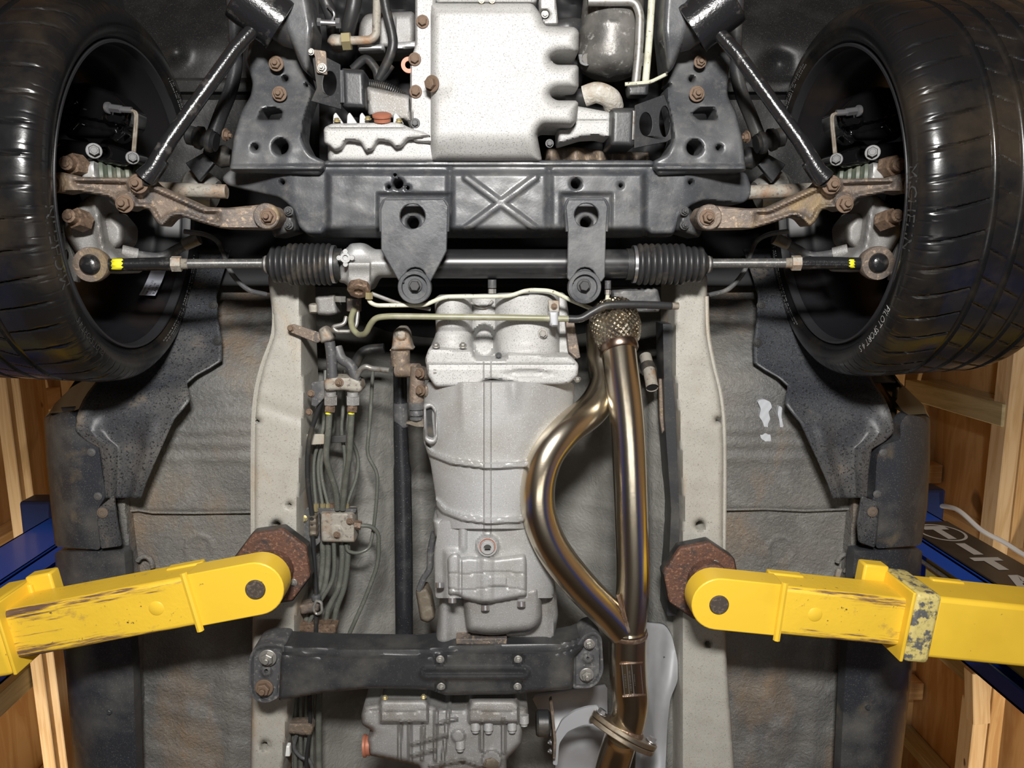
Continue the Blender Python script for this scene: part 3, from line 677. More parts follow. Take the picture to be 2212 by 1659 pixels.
# ================================================================ front wheels
def wheel_meshes():
    prof = [(-.004, .2475), (.002, .2515), (.008, .258), (.0125, .268), (.0125, .279), (.009, .289), (.001, .298), (-.008, .3035), (-.020, .3068), (-.034, .3085)]
    prof += [(-.039, .309)]; x = -.044
    for gx in (-.083, -.122, -.161, -.198):
        prof += [(x+k*(gx+.006-x)/9, .3095) for k in range(10)]
        prof += [(gx+.0052, .3045), (gx+.003, .3025), (gx-.003, .3025), (gx-.0052, .3045)]
        x = gx-.006
    prof += [(x, .3095), (-.215, .3085), (-.228, .3045), (-.240, .295), (-.247, .278), (-.244, .262), (-.235, .2515), (-.230, .2475)]
    n = 1500; v = []; f = []; k = len(prof)
    a = np.arange(n)*2*math.pi/n
    for xx, r in prof:
        # lateral sipes cut into the shoulder and the ribs
        dep = np.zeros(n)
        def cut(cnt, slant, w_, off=.5):
            p_ = (a*cnt/(2*math.pi)+xx*slant) % 1.0; return np.clip(1-np.abs(p_-off)/w_, 0, 1)**.5
        if -.080 < xx < -.006: dep = cut(46, 5.0, .055)*.0055*math.sin(math.pi*min(1, max(0, (-.002-xx)/.080)))**.4
        elif xx < -.088 and r > .306: dep = cut(46, -14.0, .04)*.003*(.3+.7*abs(math.sin(xx*80)))
        if .000 < xx < .010 and r > .285: dep = cut(92, 0, .05)*.0014
        rr_ = r-dep
        v += [(xx, r_*math.cos(t), r_*math.sin(t)) for r_, t in zip(rr_, a)]
    for i in range(k-1):
        for j in range(n):
            f.append((i*n+j, i*n+(j+1) % n, (i+1)*n+(j+1) % n, (i+1)*n+j))
    tyre = bpy.data.meshes.new('tyre'); tyre.from_pydata(v, [], f); tyre.update()
    rim = MB().lathe((0, 0, 0), (1, 0, 0), [(-.012, .2495), (.003, .2505), (.006, .249), (.006, .2455), (.001, .2435), (-.010, .2425)], 96, cap=False).mesh('rim_lip')
    bar = MB().lathe((0, 0, 0), (1, 0, 0), [(-.009, .2425), (-.014, .2385), (-.040, .2365), (-.050, .228), (-.060, .2225), (-.11, .219), (-.17, .219), (-.19, .226), (-.215, .236), (-.225, .242)], 96, cap=False).mesh('barrel')
    sp = MB()
    for j in range(6):
        t = j*math.pi/3+.3; u = Vector((0, math.cos(t), math.sin(t))); w_ = Vector((0, -math.sin(t), math.cos(t)))
        sp.loft([[Vector((-.175-.02*(q > .5), 0, 0))+u*(.04+.19*q)+w_*a_+Vector((b_, 0, 0)) for a_, b_ in ((-.028-.012*q, 0), (.028+.012*q, 0), (.028, -.03), (-.028, -.03))] for q in (0, .5, 1)])
    sp.lathe((-.21, 0, 0), (1, 0, 0), [(0, .075), (.045, .075), (.05, .06)], 32)
    return tyre, rim, bar, sp.mesh('spokes')
_ty, _rm, _br, _sp = wheel_meshes()
def wheel(s):
    c = Vector((-.601, -.101, ZC+1.366)) if s > 0 else Vector((.600, -.099, ZC+1.366))
    ang = .055 if s > 0 else math.pi-.055
    t = thing('alloy_wheel', '%s front wheel with glossy black tyre and black rim' % ('left hand' if s > 0 else 'right hand'), 'wheel', c, 'front wheels')
    Wm = Matrix.Translation(c) @ Matrix.Rotation(ang, 4, 'Z')
    ty = None
    for nm, me, mt in (('tyre', _ty, MTYRE), ('rim_lip', _rm, MRIMLIP), ('barrel', _br, MRIM), ('spokes', _sp, MRIM)):
        if not me.materials:
            me.materials.append(mt); me.polygons.foreach_set('use_smooth', [True]*len(me.polygons)); me.set_sharp_from_angle(angle=math.radians(45))
        o = bpy.data.objects.new(nm, me); COL.objects.link(o); o.matrix_basis = Wm; adopt(o, t)
        if nm == 'tyre': ty = o
    pr = [(.0128, .258, .268), (.0128, .268, .279)]
    def side_x(r): return np.interp(r, [.2515, .258, .268, .279, .289, .298, .3035], [.002, .008, .0125, .0125, .009, .001, -.008])+.0007
    def arc(r0, phi0):
        def fn(x, y):
            r = r0+y; ph = phi0-x/r0
            return Wm @ Vector((float(side_x(r)), r*math.cos(ph), r*math.sin(ph)))
        return fn
    D = math.radians
    if s < 0:
        text_on('lettering', 'PILOT SPORT 4 S', .0155, arc(.272, D(232)), MTXT, ty)
        text_on('lettering', 'MICHELIN', .026, arc(.268, D(276)), MTXT2, ty)
        text_on('lettering', 'MICHELIN', .026, arc(.268, D(96)), MTXT2, ty)
    else:
        text_on('lettering', 'MICHELIN', .026, arc(.268, D(300)), MTXT2, ty)
        text_on('lettering', 'PILOT SPORT 4 S', .0125, arc(.2765, D(330)), MTXT2, ty)
    # rows of tiny moulded marks, too small to read
    b = MB(); rg = random.Random(3+s)
    for r0, a0, a1 in ((.262, 20, 70), (.2665, 22, 66), (.271, 24, 60), (.262, 100, 150), (.2665, 104, 148), (.271, 108, 140), (.283, 85, 99), (.262, 250, 275)):
        if s < 0: a0, a1 = a0+0, a1+0
        a_ = a0
        while a_ < a1:
            w_ = rg.uniform(.12, .5)
            if rg.random() < .75:
                fn = arc(r0, D(a_)); b.add([fn(x, y) for x, y in ((0, 0), (w_*.0035, 0), (w_*.0035, .0022), (0, .0022))], [(0, 1, 2, 3)])
            a_ += w_+.25
    b.build('moulded_marks', MTXT, ty, smooth=False)
    return t, Wm
wL, WmL = wheel(1); wR, WmR = wheel(-1)
# balance sticker inside the left rim
def on_barrel(px, py, Wm, r=.2185):
    o = Wm.inverted() @ Vector((0, 0, ZC)); d = (Wm.inverted().to_3x3() @ (P(px, py, 1)-Vector((0, 0, ZC)))).normalized()
    a = d.y**2+d.z**2; b_ = 2*(o.y*d.y+o.z*d.z); c = o.y**2+o.z**2-r*r
    k = (-b_+math.sqrt(max(0, b_*b_-4*a*c)))/(2*a); p = o+d*k
    return p.x, math.atan2(p.z, p.y)
q = [on_barrel(*p, WmL) for p in ((300, 638), (335, 639), (366, 560), (334, 560))]
def stick(u, v_, r=.2182):
    x = (q[0][0]*(1-u)+q[1][0]*u)*(1-v_)+(q[3][0]*(1-u)+q[2][0]*u)*v_
    a = (q[0][1]*(1-u)+q[1][1]*u)*(1-v_)+(q[3][1]*(1-u)+q[2][1]*u)*v_
    return WmL @ Vector((x, r*math.cos(a), r*math.sin(a)))
b = MB(); n = 10
b.add([stick(i, j/n) for j in range(n+1) for i in (0, 1)], [(2*j, 2*j+1, 2*j+3, 2*j+2) for j in range(n)])
stk = b.build('rim_sticker', MSTICK, wL, label='silver printed size sticker')
for tx, u0, sz in (('RAYS', .93, .22), ('5-114.3  98', .68, .13), ('18 X 9J 22', .46, .17), ('2024/07/05', .20, .11)):
    text_on('print', tx, 1.0, (lambda u0, sz: lambda x, y: stick(u0-y*sz, .04+x*sz*.55, .2176))(u0, sz), MINK, stk)
# ================================================================ brakes and uprights
def hexnut(b, p0, p1, r): b.tube([p0, p1], r, 6)
def corner(s):
    sd = 'left' if s > 0 else 'right'
    c = thing('brake_caliper', 'glossy black brake caliper inside the %s wheel' % sd, 'brake caliper', PP([(200, 250, 1.33)], s)[0], 'front brake calipers')
    def ch(x, y, d):
        h = 1.315+rnd(d, 14, .03)
        h = h-.018*(1-ss(np.hypot(x-142, y-212), 17, 22))-.010*(1-ss(np.hypot(x-248, y-250), 20, 26))+.012*rib(np.abs(y-262-.2*(x-180)), 6, 5)
        return h
    relief('body', [(116, 205), (135, 182), (190, 178), (250, 200), (290, 240), (284, 275), (240, 302), (150, 300), (112, 268)], ch, MCAL, c, cell=4, skirt=.05, fil=10, s=s)
    relief('bracket', [(104, 318), (130, 300), (240, 312), (290, 330), (296, 352), (270, 362), (190, 348), (110, 350)], lambda x, y, d: 1.275+rnd(d, 12, .02), MCAL, c, cell=4, skirt=.05, fil=8, s=s, holes=[(226, 328, 5, 7)])
    plate('pad_fin', [(139, 288), (168, 262), (172, 266), (146, 296)], 1.30, .02, MCAL, c, s=s)
    plate('pad_fin', [(243, 302), (268, 285), (272, 289), (250, 308)], 1.30, .02, MCAL, c, s=s)
    MB().lathe(PP([(138, 214, 1.298)], s)[0], (.15*s, 0, -1), [(0, .016), (.008, .016), (.009, .012), (.004, .011), (.004, 0)], 24).build('piston_cap', MCAL, c)
    bolt(203, 326, 1.268, 32, MBOLTD, c, 'cap', s=s, dirv=(.5*s, 0, -1)); bolt(286, 341, 1.265, 27, MBOLTD, c, 'cap', s=s, dirv=(.5*s, 0, -1))
    f = MB(); A = PP([(232, 233, 1.30), (240, 233, 1.298), (252, 234, 1.296), (262, 236, 1.295), (268, 237, 1.295), (285, 238, 1.295)], s)
    f.lathe(A[0], A[1]-A[0], [(0, .009), (.003, .009)], 20); hexnut(f, A[1], A[3], .0065); f.tube(A[3:], .005, 10)
    f.build('hose_fitting', MSTEEL, c, label='bright zinc hose fitting')
    hs = MB()
    for k in (-1, 1): hs.tube(smooth_path(PP([(284+k, 238, 1.295), (293+2*k, 244, 1.295), (294+2*k, 262, 1.295), (291+2*k, 300, 1.29), (288+2*k, 338, 1.28)], s), 5), .0021, 8)
    hs.build('brake_hose', MPLUG, c)
    # upright
    k = thing('steering_knuckle', 'grey cast steering knuckle inboard of the %s wheel' % sd, 'knuckle', PP([(190, 490, 1.3)], s)[0], 'steering knuckles')
    def kh(x, y, d):
        return 1.275+rnd(d, 16, .03)-.012*np.exp(-(seg(x, y, (205, 440), (225, 560))/10)**2)
    relief('casting', [(140, 470), (160, 448), (196, 420), (214, 418), (222, 470), (232, 530), (262, 560), (282, 572), (270, 592), (200, 590), (170, 555), (138, 505)], kh, MALU2, k, cell=4, skirt=.06, fil=10, s=s)
    relief('hub_carrier', [(215, 470), (240, 455), (270, 490), (268, 525), (245, 545), (222, 520)], lambda x, y, d: 1.31+rnd(d, 16, .03), MALU2, k, cell=4, skirt=.05, fil=10, s=s)
    relief('lower_lug', [(170, 352), (206, 347), (214, 392), (174, 392)], lambda x, y, d: 1.255+rnd(d, 10, .02), MALU, k, cell=4, skirt=.05, fil=5, s=s)
    for y0, y1, x0, x1 in ((352, 358, 142, 176), (466, 480, 148, 186)):
        n_ = MB(); a0, a1, a2 = PP([(x0, y0, 1.225), ((x0*2+x1)/3, (2*y0+y1)/3, 1.24), (x1, y1, 1.26)], s)
        n_.tube([a0, a1], .0105, 12); hexnut(n_, a1, a2, .0165); n_.tube([a0+(a0-a1)*.18, a0], .006, 12)
        n_.build('ball_joint_nut', MRUSTB, k)
    # brake dust shield with slots
    plate('dust_shield', [(112, 470), (124, 465), (138, 500), (160, 560), (168, 610), (155, 606), (135, 560), (118, 510)], 1.315, .01, MALU2, k, holes=[(126, 505, 4, 12), (143, 552, 5, 13)], s=s)
    d = MB().lathe(PP([(285, 395, 1.40)], s)[0]+Vector((-.12*s, 0, 0)), (s, 0, 0), [(0, .155), (.022, .155), (.024, .15), (.024, .07), (.06, .065), (.062, 0)], 48)
    tag(d.build('brake_disc', MRIM), 'dark brake disc within the %s wheel' % sd, 'brake disc', 'front brake discs')
    # lower control arm
    a = thing('lower_control_arm', 'rusty %s lower control arm with four bolts' % sd, 'control arm', PP([(350, 440, 1.21)], s)[0], 'lower control arms')
    out = [(103, 392), (112, 376), (132, 371), (170, 382), (276, 384), (290, 375), (312, 377), (330, 398), (440, 447), (490, 449), (572, 441), (596, 446), (609, 468), (596, 491), (572, 496), (480, 494), (430, 480), (388, 466), (368, 470), (350, 491), (336, 478), (322, 452), (290, 448), (276, 456), (256, 448), (240, 427), (160, 412), (130, 418), (108, 411)]
    def ah(x, y, d):
        web = ss(d, 8, 14)*(1-ss(x, 462, 480))*ss(x, 150, 170)
        boss = np.minimum(np.minimum(np.hypot(x-300, y-397), np.hypot(x-270, y-440)), np.hypot(x-118, y-395))
        h = 1.213+.012*web*ss(boss, 24, 30)-.004*(1-ss(boss, 20, 24))+rnd(d, 5, .006)
        return h+.010*ss(x, 480, 560)
    relief('casting', out, ah, MRUST, a, cell=3.5, skirt=.034, fil=7, s=s)
    bolt(300, 397, 1.206, 40, MRUSTB, a, 'stud', s=s); bolt(270, 440, 1.206, 38, MRUSTB, a, 'stud', s=s)
    bolt(118, 397, 1.206, 38, MRUSTB, a, 'stud', s=s, dirv=(-.4*s, .1, -1)); 
    MB().lathe(PP([(580, 468, 1.228)], s)[0], (0, 0, -1), [(0, .0195), (.012, .0195), (.014, .018)], 28).build('bush_washer', MRUST, a)
    bolt(580, 468, 1.2145, 34, MRUSTB, a, 'stud', s=s, zs=1.2)
    # tension rod
    r = thing('tension_rod', 'black tension rod with round bush housing by the %s wheel' % sd, 'rod', PP([(440, 210, 1.23)], s)[0], 'tension rods')
    A = PP([(312, 385, 1.202), (330, 365, 1.203), (368, 300, 1.212), (440, 200, 1.232), (508, 106, 1.25), (548, 62, 1.262)], s)
    MB().tube(A, [.0150, .0125, .0112, .0108, .0106, .0106], 18).build('rod', MGLOSS, r)
    plate('rod_end', [(298, 372), (345, 340), (362, 352), (330, 400), (308, 402)], 1.199, .010, MGLOSS, r, fil=8, s=s)
    c0 = PP([(566, 22, 1.275)], s)[0]; ax = Vector((.62*s, .45, .25)).normalized()
    h_ = MB().lathe(c0-ax*.04, ax, [(0, .036), (.002, .040), (.006, .0412), (.062, .0412), (.068, .043), (.073, .043), (.074, .036), (.068, .030), (.060, .022)], 40); h_.build('bush_housing', MGLOSS, r)
    MB().lathe(c0+ax*.022, ax, [(0, .026), (.03, .024), (.045, .017), (.06, .016)], 28).build('rubber_bush', MRUB, r)
    # anti roll bar end and drop link
    w_ = thing('anti_roll_bar', 'dull black anti roll bar end above the %s control arm' % sd, 'anti roll bar', PP([(500, 200, 1.36)], s)[0], 'anti roll bar ends')
    MB().tube(smooth_path(PP([(500, -30, 1.40), (508, 60, 1.39), (509, 140, 1.375), (498, 195, 1.365), (478, 245, 1.35), (462, 288, 1.34)], s), 6), .0128, 14, ell=((0, 0, 1), .85)).build('bar', MBLK2, w_)
    MB().lathe(PP([(462, 290, 1.335)], s)[0]+Vector((-.045*s, 0, 0)), (s, .25, 0), [(0, .010), (.004, .0155), (.014, .0155), (.016, .0125), (.018, .018), (.026, .019), (.028, .014), (.034, .014), (.036, .019), (.044, .019), (.046, .013), (.050, .016)], 24).build('link_bush', MRUB, w_)
    bolt(486, 291, 1.328, 26, MRUSTB, w_, 'stud', s=s, dirv=(s, .2, -.2))
    MB().lathe(PP([(468, 330, 1.40)], s)[0]+Vector((-.02*s, 0, 0)), (s, .2, .1), [(0, .012), (.02, .016), (.03, .02), (.045, .014)], 20).build('link_bush', MRUB, w_)
    plate('link_plate', [(400, 352), (438, 330), (462, 352), (430, 392)], 1.375, .012, MBLK2, w_, s=s)
    # drive shaft
    v_ = thing('drive_shaft', 'dirty grey drive shaft with ribbed boot behind the %s control arm' % sd, 'drive shaft', PP([(400, 412, 1.33)], s)[0], 'front drive shafts')
    MB().tube(PP([(330, 408, 1.345), (490, 414, 1.345)], s), .0118, 16).build('shaft', MBRK, v_)
    A = PP([(205, 382, 1.30), (330, 384, 1.33)], s); L = (A[1]-A[0]).length
    pr = [(0, .026)]
    for k_ in range(6): t0 = L*(.08+.145*k_); rr_ = .030-.0022*k_; pr += [(t0, rr_-.005), (t0+L*.03, rr_), (t0+L*.09, rr_), (t0+L*.12, rr_-.005)]
    pr.append((L, .014)); MB().lathe(A[0], A[1]-A[0], pr, 28).build('boot', MGREEN, v_)
    MB().lathe(PP([(395, 398, 1.43)], s)[0], (s*.9, .3, 0), [(0, .02), (.01, .032), (.04, .034), (.06, .026)], 24).build('inner_joint', MSTEELD, v_)
    # brake hose and sensor cable looping under the wheel arch
    g = MB().tube(smooth_path(PP([(398, 500, 1.34), (440, 506, 1.34), (468, 520, 1.34), (482, 545, 1.345), (500, 590, 1.35), (535, 625, 1.36), (575, 636, 1.38)], s), 6), .0042, 10)
    tag(g.build('sensor_cable', MHOSE), 'black cable looping beside the %s steering boot' % sd, 'cable', 'wheel sensor cables')
    g = thing('brake_pipe_hose', 'black rubber brake hose with clamp above the %s tie rod' % sd, 'hose', PP([(400, 530, 1.36)], s)[0], 'wheel brake hoses')
    MB().tube(smooth_path(PP([(268, 545, 1.34), (300, 552, 1.35), (345, 556, 1.37), (380, 540, 1.375), (412, 522, 1.37), (428, 516, 1.37)], s), 6), .0085, 12).build('hose', MHOSE, g)
    A = PP([(398, 529, 1.368), (430, 515, 1.368)], s); MB().tube(A, .0105, 12).build('clamp', MSTEELD, g)
    A = PP([(262, 543, 1.338), (296, 551, 1.35)], s); MB().tube(A, .0115, 12).build('clamp', MALU2, g)
corner(1); corner(-1)
# ================================================================ front subframe
sub = thing('front_subframe', 'black pressed steel crossmember with a cross embossed in its centre', 'subframe', P(1055, 430, 1.28))
def beamh(x, y, d):
    h = 1.288+.045*ss(-x, -640, -500)*1.0+.045*ss(x, 1475, 1620)
    tray = np.minimum(np.minimum(x-702, 1398-x), np.minimum(y-366, 540-y))
    h = h-.016*ss(tray, 0, 14)
    h = h+.030*ss(y, 488, 512)*ss(tray, -10, 5)+.02*ss(y, 500, 514)
    for gx in (972, 1186): h = h+.007*np.exp(-((x-gx)/6)**2)*ss(y, 362, 372)
    cr = np.minimum(seg(x, y, (1008, 384), (1156, 494)), seg(x, y, (1156, 384), (1008, 494)))
    h = h-.006*rib(cr, 5, 5)
    box = np.minimum(np.minimum(x-815, 975-x), y-418); h = h+.008*ss(box, -4, 6)
    box = np.minimum(np.minimum(x-1212, 1322-x), y-418); h = h+.008*ss(box, -4, 6)
    h = h-.006*rib(np.abs(y-352), 4, 4)
    return h+rnd(d, 6, .006)+.0006*nz(x, y, 2)
relief('beam', [(497, 366), (690, 374), (700, 346), (1412, 346), (1424, 374), (1612, 372), (1628, 418), (1606, 440), (1520, 432), (1488, 446), (1468, 478), (1452, 512), (672, 513), (646, 492), (634, 452), (604, 427), (555, 416), (490, 400), (478, 384)],
       beamh, MBLK, sub, cell=3, skirt=.07, fil=10, holes=[(860, 397, 11), (1244, 397, 11), (610, 394, 5.5), (1492, 394, 5.5), (1341, 401, 4.5), (853, 378, 4.5), (880, 406, 4.5), (840, 404, 4.5), (892, 482, 13), (1266, 482, 13)])
def ear(pts, holes, sgn, horn, bolts):
    def eh(x, y, d): return 1.335-.062*ss(y, 120, 330)+rnd(d, 7, .008)-.010*ss(-np.abs(y-362), -8, -2)+.0012*nz(x, y, 2.2)
    e = relief('ear', pts, eh, MBLK, sub, cell=3, skirt=.05, fil=8, holes=holes)
    relief('horn', horn, lambda x, y, d: 1.262+.02*ss(y, 60, 200)+rnd(d, 12, .02), MBLK, sub, cell=4, skirt=.06, fil=8)
    for p in bolts: bolt(*p, MRUSTB, sub, 'stud')
ear([(548, 50), (632, 50), (660, 150), (674, 203), (656, 258), (652, 300), (668, 332), (704, 349), (692, 378), (495, 370), (504, 300), (520, 242), (541, 208), (546, 180), (532, 130)],
    [(606, 317, 17), (551, 318, 7), [(556, 259), (566, 236), (592, 232), (610, 240), (606, 258)], (616, 170, 6.5), (662, 184, 4)], 1,
    [(598, -30), (662, -30), (678, 60), (668, 162), (654, 150), (630, 98), (612, 60)], [(597, 138, 1.315, 30), (604, 203, 1.30, 30)])
ear([(1450, 50), (1530, 50), (1580, 130), (1572, 180), (1572, 208), (1590, 242), (1604, 300), (1612, 370), (1420, 378), (1408, 349), (1442, 332), (1456, 300), (1450, 258), (1438, 203), (1448, 150)],
    [(1500, 319, 17), (1553, 319, 6.5), [(1494, 246), (1510, 234), (1543, 233), (1549, 259), (1510, 259)], (1494, 171, 6.5), (1445, 184, 4)], -1,
    [(1436, -30), (1500, -30), (1490, 60), (1476, 98), (1452, 150), (1440, 160), (1430, 60)], [(1512, 134, 1.315, 26), (1505, 203, 1.30, 32)])
# engine mount brackets
plate('mount_bracket', [(672, 106), (694, 118), (735, 139), (737, 236), (671, 218), (684, 190), (680, 160)], lambda x, y: 1.285-.0002*(x-672), .006, MBLK2, sub, holes=[(712, 180, 15, 27)])
b = relief('mount_box', [(736, 147), (788, 151), (792, 236), (739, 233)], lambda x, y, d: 1.262+rnd(d, 10, .014), MBLK2, sub, cell=4, skirt=.08, fil=6)
MB().tube([P(736, 152, 1.268), P(738, 222, 1.268)], .0022, 8).build('weld', MBLK, sub); MB().tube([P(740, 152, 1.266), P(742, 222, 1.266)], .0022, 8).build('weld', MBLK, sub)
plate('mount_bracket', [(1372, 227), (1434, 204), (1448, 240), (1450, 300), (1440, 306), (1370, 320)], lambda x, y: 1.285-.0002*(1440-x), .006, MBLK2, sub, holes=[(1395, 268, 14, 26), (1436, 262, 12, 34)])
relief('mount_box', [(1320, 233), (1374, 233), (1371, 318), (1317, 316)], lambda x, y, d: 1.262+rnd(d, 10, .014), MBLK2, sub, cell=4, skirt=.08, fil=6)
MB().tube([P(1369, 240, 1.266), P(1366, 302, 1.266)], .003, 8).build('weld', MSTEELD, sub)
plate('mount_tab', [(670, 106), (704, 110), (707, 162), (684, 157), (680, 120)], 1.275, .004, MRUST, sub, fil=4)
bolt(696, 147, 1.274, 20, MSTEELD, sub, 'stud'); bolt(672, 112, 1.273, 14, MSTEELD, sub, 'plain')
# welded plates that carry the steering rack
def notch(cx, cy, r): return [(cx+r, cy+12), (cx+r, cy)]+[(cx+r*math.cos(a), cy-r*.95*math.sin(a)) for a in [math.pi*k/8 for k in range(1, 8)]]+[(cx-r, cy), (cx-r, cy+12)]
HP = 1.243
plate('rack_plate', [(830, 431), (958, 430), (968, 446), (965, 542), (930, 608)]+notch(897, 600, 24)+[(862, 609), (823, 540), (822, 452)], HP, .008, MBLK, sub, holes=[(891, 467, 27)])
plate('rack_plate', [(1228, 431), (1306, 431), (1313, 446), (1309, 500), (1307, 598), (1300, 608)]+notch(1264, 600, 24)+[(1232, 608), (1225, 600), (1227, 500), (1222, 446)], HP, .008, MBLK, sub, holes=[(1267, 465, 26)])
for pts in ([(824, 500), (822, 452), (830, 431), (958, 430), (968, 446), (966, 500)], [(1226, 500), (1222, 446), (1228, 431), (1306, 431), (1313, 446), (1309, 500)]):
    MB().tube(bend([P(x, y, HP+.005) for x, y in pts], .01), .0032, 8).build('weld', MBLK, sub)
for s, c in ((1, (602, 468)), (-1, (1500, 468))):
    pp = [(c[0]+s*14, 445), (c[0]+s*32, 455), (c[0]+s*40, 500), (c[0]-s*10, 515), (c[0]-s*20, 490)]
    relief('pivot_bracket', pp, lambda x, y, d: 1.262+rnd(d, 10, .02), MBLK2, sub, cell=4, skirt=.06, fil=8)
    for yy in (456, 486): bolt(c[0]+s*22, yy, 1.255, 20, MBLK2, sub, 'stud')
# ================================================================ steering rack
rk = thing('steering_rack', 'black steering rack tube with cast housing and ribbed rubber boots', 'steering rack', P(1055, 570, 1.3))
HR = 1.303
MB().tube([P(860, 570, HR), P(1364, 570, HR)], R(63, HR-.02), 32).build('rack_tube', M('rack_tube_black', (.018, .018, .019), .3, 0, [(12, .55, .8, (.06, .06, .06))]), rk)
def boot(x0, x1, nr, flip):
    A, B = P(x0, 571, HR), P(x1, 571, HR); L = (B-A).length; u = (B-A).normalized()
    pr = [(0, .026), (L*.07, .026), (L*.075, .030)]
    a0, a1 = L*.12, L*.90; n = nr
    for k in range(n):
        st = (a1-a0)/n; t0 = a0+k*st; big = .0345 if k < n-3 else .0300
        pr += [(t0, big-.0055), (t0+st*.25, big-.001), (t0+st*.5, big), (t0+st*.75, big-.001)]
    pr += [(a1, .024), (L*.94, .017), (L*.95, .013), (L, .013)]
    o = MB().lathe(A, u, pr, 36).build('boot', MRUB, rk, angle=60)
    MB().lathe(A+u*L*.075, u, [(0, .0312), (.005, .0312)], 36).build('clamp_band', MSTEEL, o)
    MB().lathe(A+u*L*.955, u, [(0, .0142), (.003, .0142)], 24).build('clamp_band', MSTEELD, o)
boot(738, 570, 11, 0); boot(1352, 1536, 11, 0)
def ph(x, y, d): return 1.285+rnd(d, 16, .028)-.010*np.exp(-(seg(x, y, (735, 570), (850, 570))/14)**2)-.012*rib(np.abs(x-775), 22, 6)*ss(y, 560, 570)
relief('pinion_housing', [(730, 545), (748, 538), (756, 526), (784, 524), (800, 538), (870, 540), (878, 560), (880, 600), (815, 600), (800, 628), (755, 630), (748, 612), (730, 610)], ph, MALU, rk, cell=4, skirt=.05, fil=8)
MB().lathe(P(776, 618, 1.268), (0, .8, -.7), [(0, .0185), (.010, .0185), (.012, .0165), (.012, .008), (.009, .007), (.009, 0)], 8).build('pinion_cap', MRUSTB, rk)
MB().lathe(P(747, 557, 1.262), (0, 0, -1), [(0, .008), (.005, .008), (.005, .0045), (.001, .004), (.001, 0)], 20).build('lug', MALU, rk)
for a in (0, 1.57, 3.14, 4.71):
    p = P(747+14*math.cos(a), 557+14*math.sin(a), 1.262); MB().lathe(p, (0, 0, -1), [(0, .0042), (.004, .0038)], 12).build('lug_arm', MALU, rk)
for cx in (897, 1261):
    MB().lathe(P(cx, 620, HP+.012), (0, 0, -1), [(0, .026), (.0, .0268), (.012, .0268), (.014, .0255), (.014, .0205), (.006, .0195), (.006, .0)], 40).build('mount_cup', MBLK, rk)
    plate('mount_bush', [(cx-23, 606), (cx-24, 596), (cx-16, 582), (cx, 576), (cx+16, 582), (cx+24, 596), (cx+23, 606)], HP+.008, .02, MBLK2, rk, fil=6)
    bolt(cx, 617, HP+.006, 30, MBOLTD, rk, 'plain', zs=1.6)
for s in (1, -1):
    t = thing('tie_rod', 'steel tie rod with round ball joint, %s' % ('yellow patch, near left wheel' if s > 0 else 'small yellow mark, near right wheel'), 'tie rod', PP([(380, 570, 1.27)], s)[0], 'tie rods')
    MB().tube(PP([(578, 569, 1.303), (398, 570, 1.272)], s), .0078, 16).build('rod', MROD, t)
    thr = MB(); A = PP([(405, 570, 1.273), (388, 570, 1.270)], s); L = (A[1]-A[0]).length
    thr.lathe(A[0], A[1]-A[0], [(L*k/14, .0088 if k % 2 else .0078) for k in range(15)], 16); thr.build('thread', MBRK, t)
    n_ = MB(); hexnut(n_, *PP([(392, 570, 1.270), (371, 570, 1.268)], s), .0125); n_.build('lock_nut', MBRK, t)
    MB().tube(PP([(372, 570, 1.268), (350, 570, 1.266), (345, 570, 1.265), (300, 571, 1.26), (245, 572, 1.254), (218, 572, 1.252)], s), [.0105, .0110, .0102, .0102, .0098, .0105], 16).build('rod_end', MGLOSS, t)
    c0 = PP([(196, 572, 1.245)], s)[0]
    MB().lathe(c0+Vector((0, 0, .02)), (0, 0, -1), [(0, .024), (.012, .027), (.020, .0272), (.023, .0262), (.023, .0165), (.021, .0160)], 40).build('joint_ring', MRUST, t)
    MB().lathe(c0+Vector((0, 0, .001)), (0, 0, -1), [(0, .0168), (.004, .0165), (.009, .0140), (.012, .010), (.0135, .004), (.0136, 0)], 32).build('joint_cap', MGLOSS, t)
    pts = [(240, 560), (262, 559), (266, 570), (263, 582), (242, 583)] if s > 0 else [(248, 563), (259, 563), (260, 582), (249, 582)]
    y0, y1, xa, xb = (559, 583, 241, 264) if s > 0 else (563, 582, 249, 260)
    rows = []
    for k in range(9):
        y = y0+(y1-y0)*k/8; off = (y-571.5)*1.254/F; j_ = 2.0*math.sin(k*2.3)
        rows.append([(x, y, 1.256-math.sqrt(max(1e-9, .0112**2-off*off))) for x in (xa+j_, xb+1.5*j_)])
    v = PP([p for r_ in rows for p in r_], s)
    o = MB().add(v, [(2*k, 2*k+1, 2*k+3, 2*k+2) for k in range(8)]).build('paint_mark', MYTAPE, t, label='yellow paint patch')
    q_ = o.modifiers.new('t', 'SOLIDIFY'); q_.thickness = .0012; q_.offset = 0
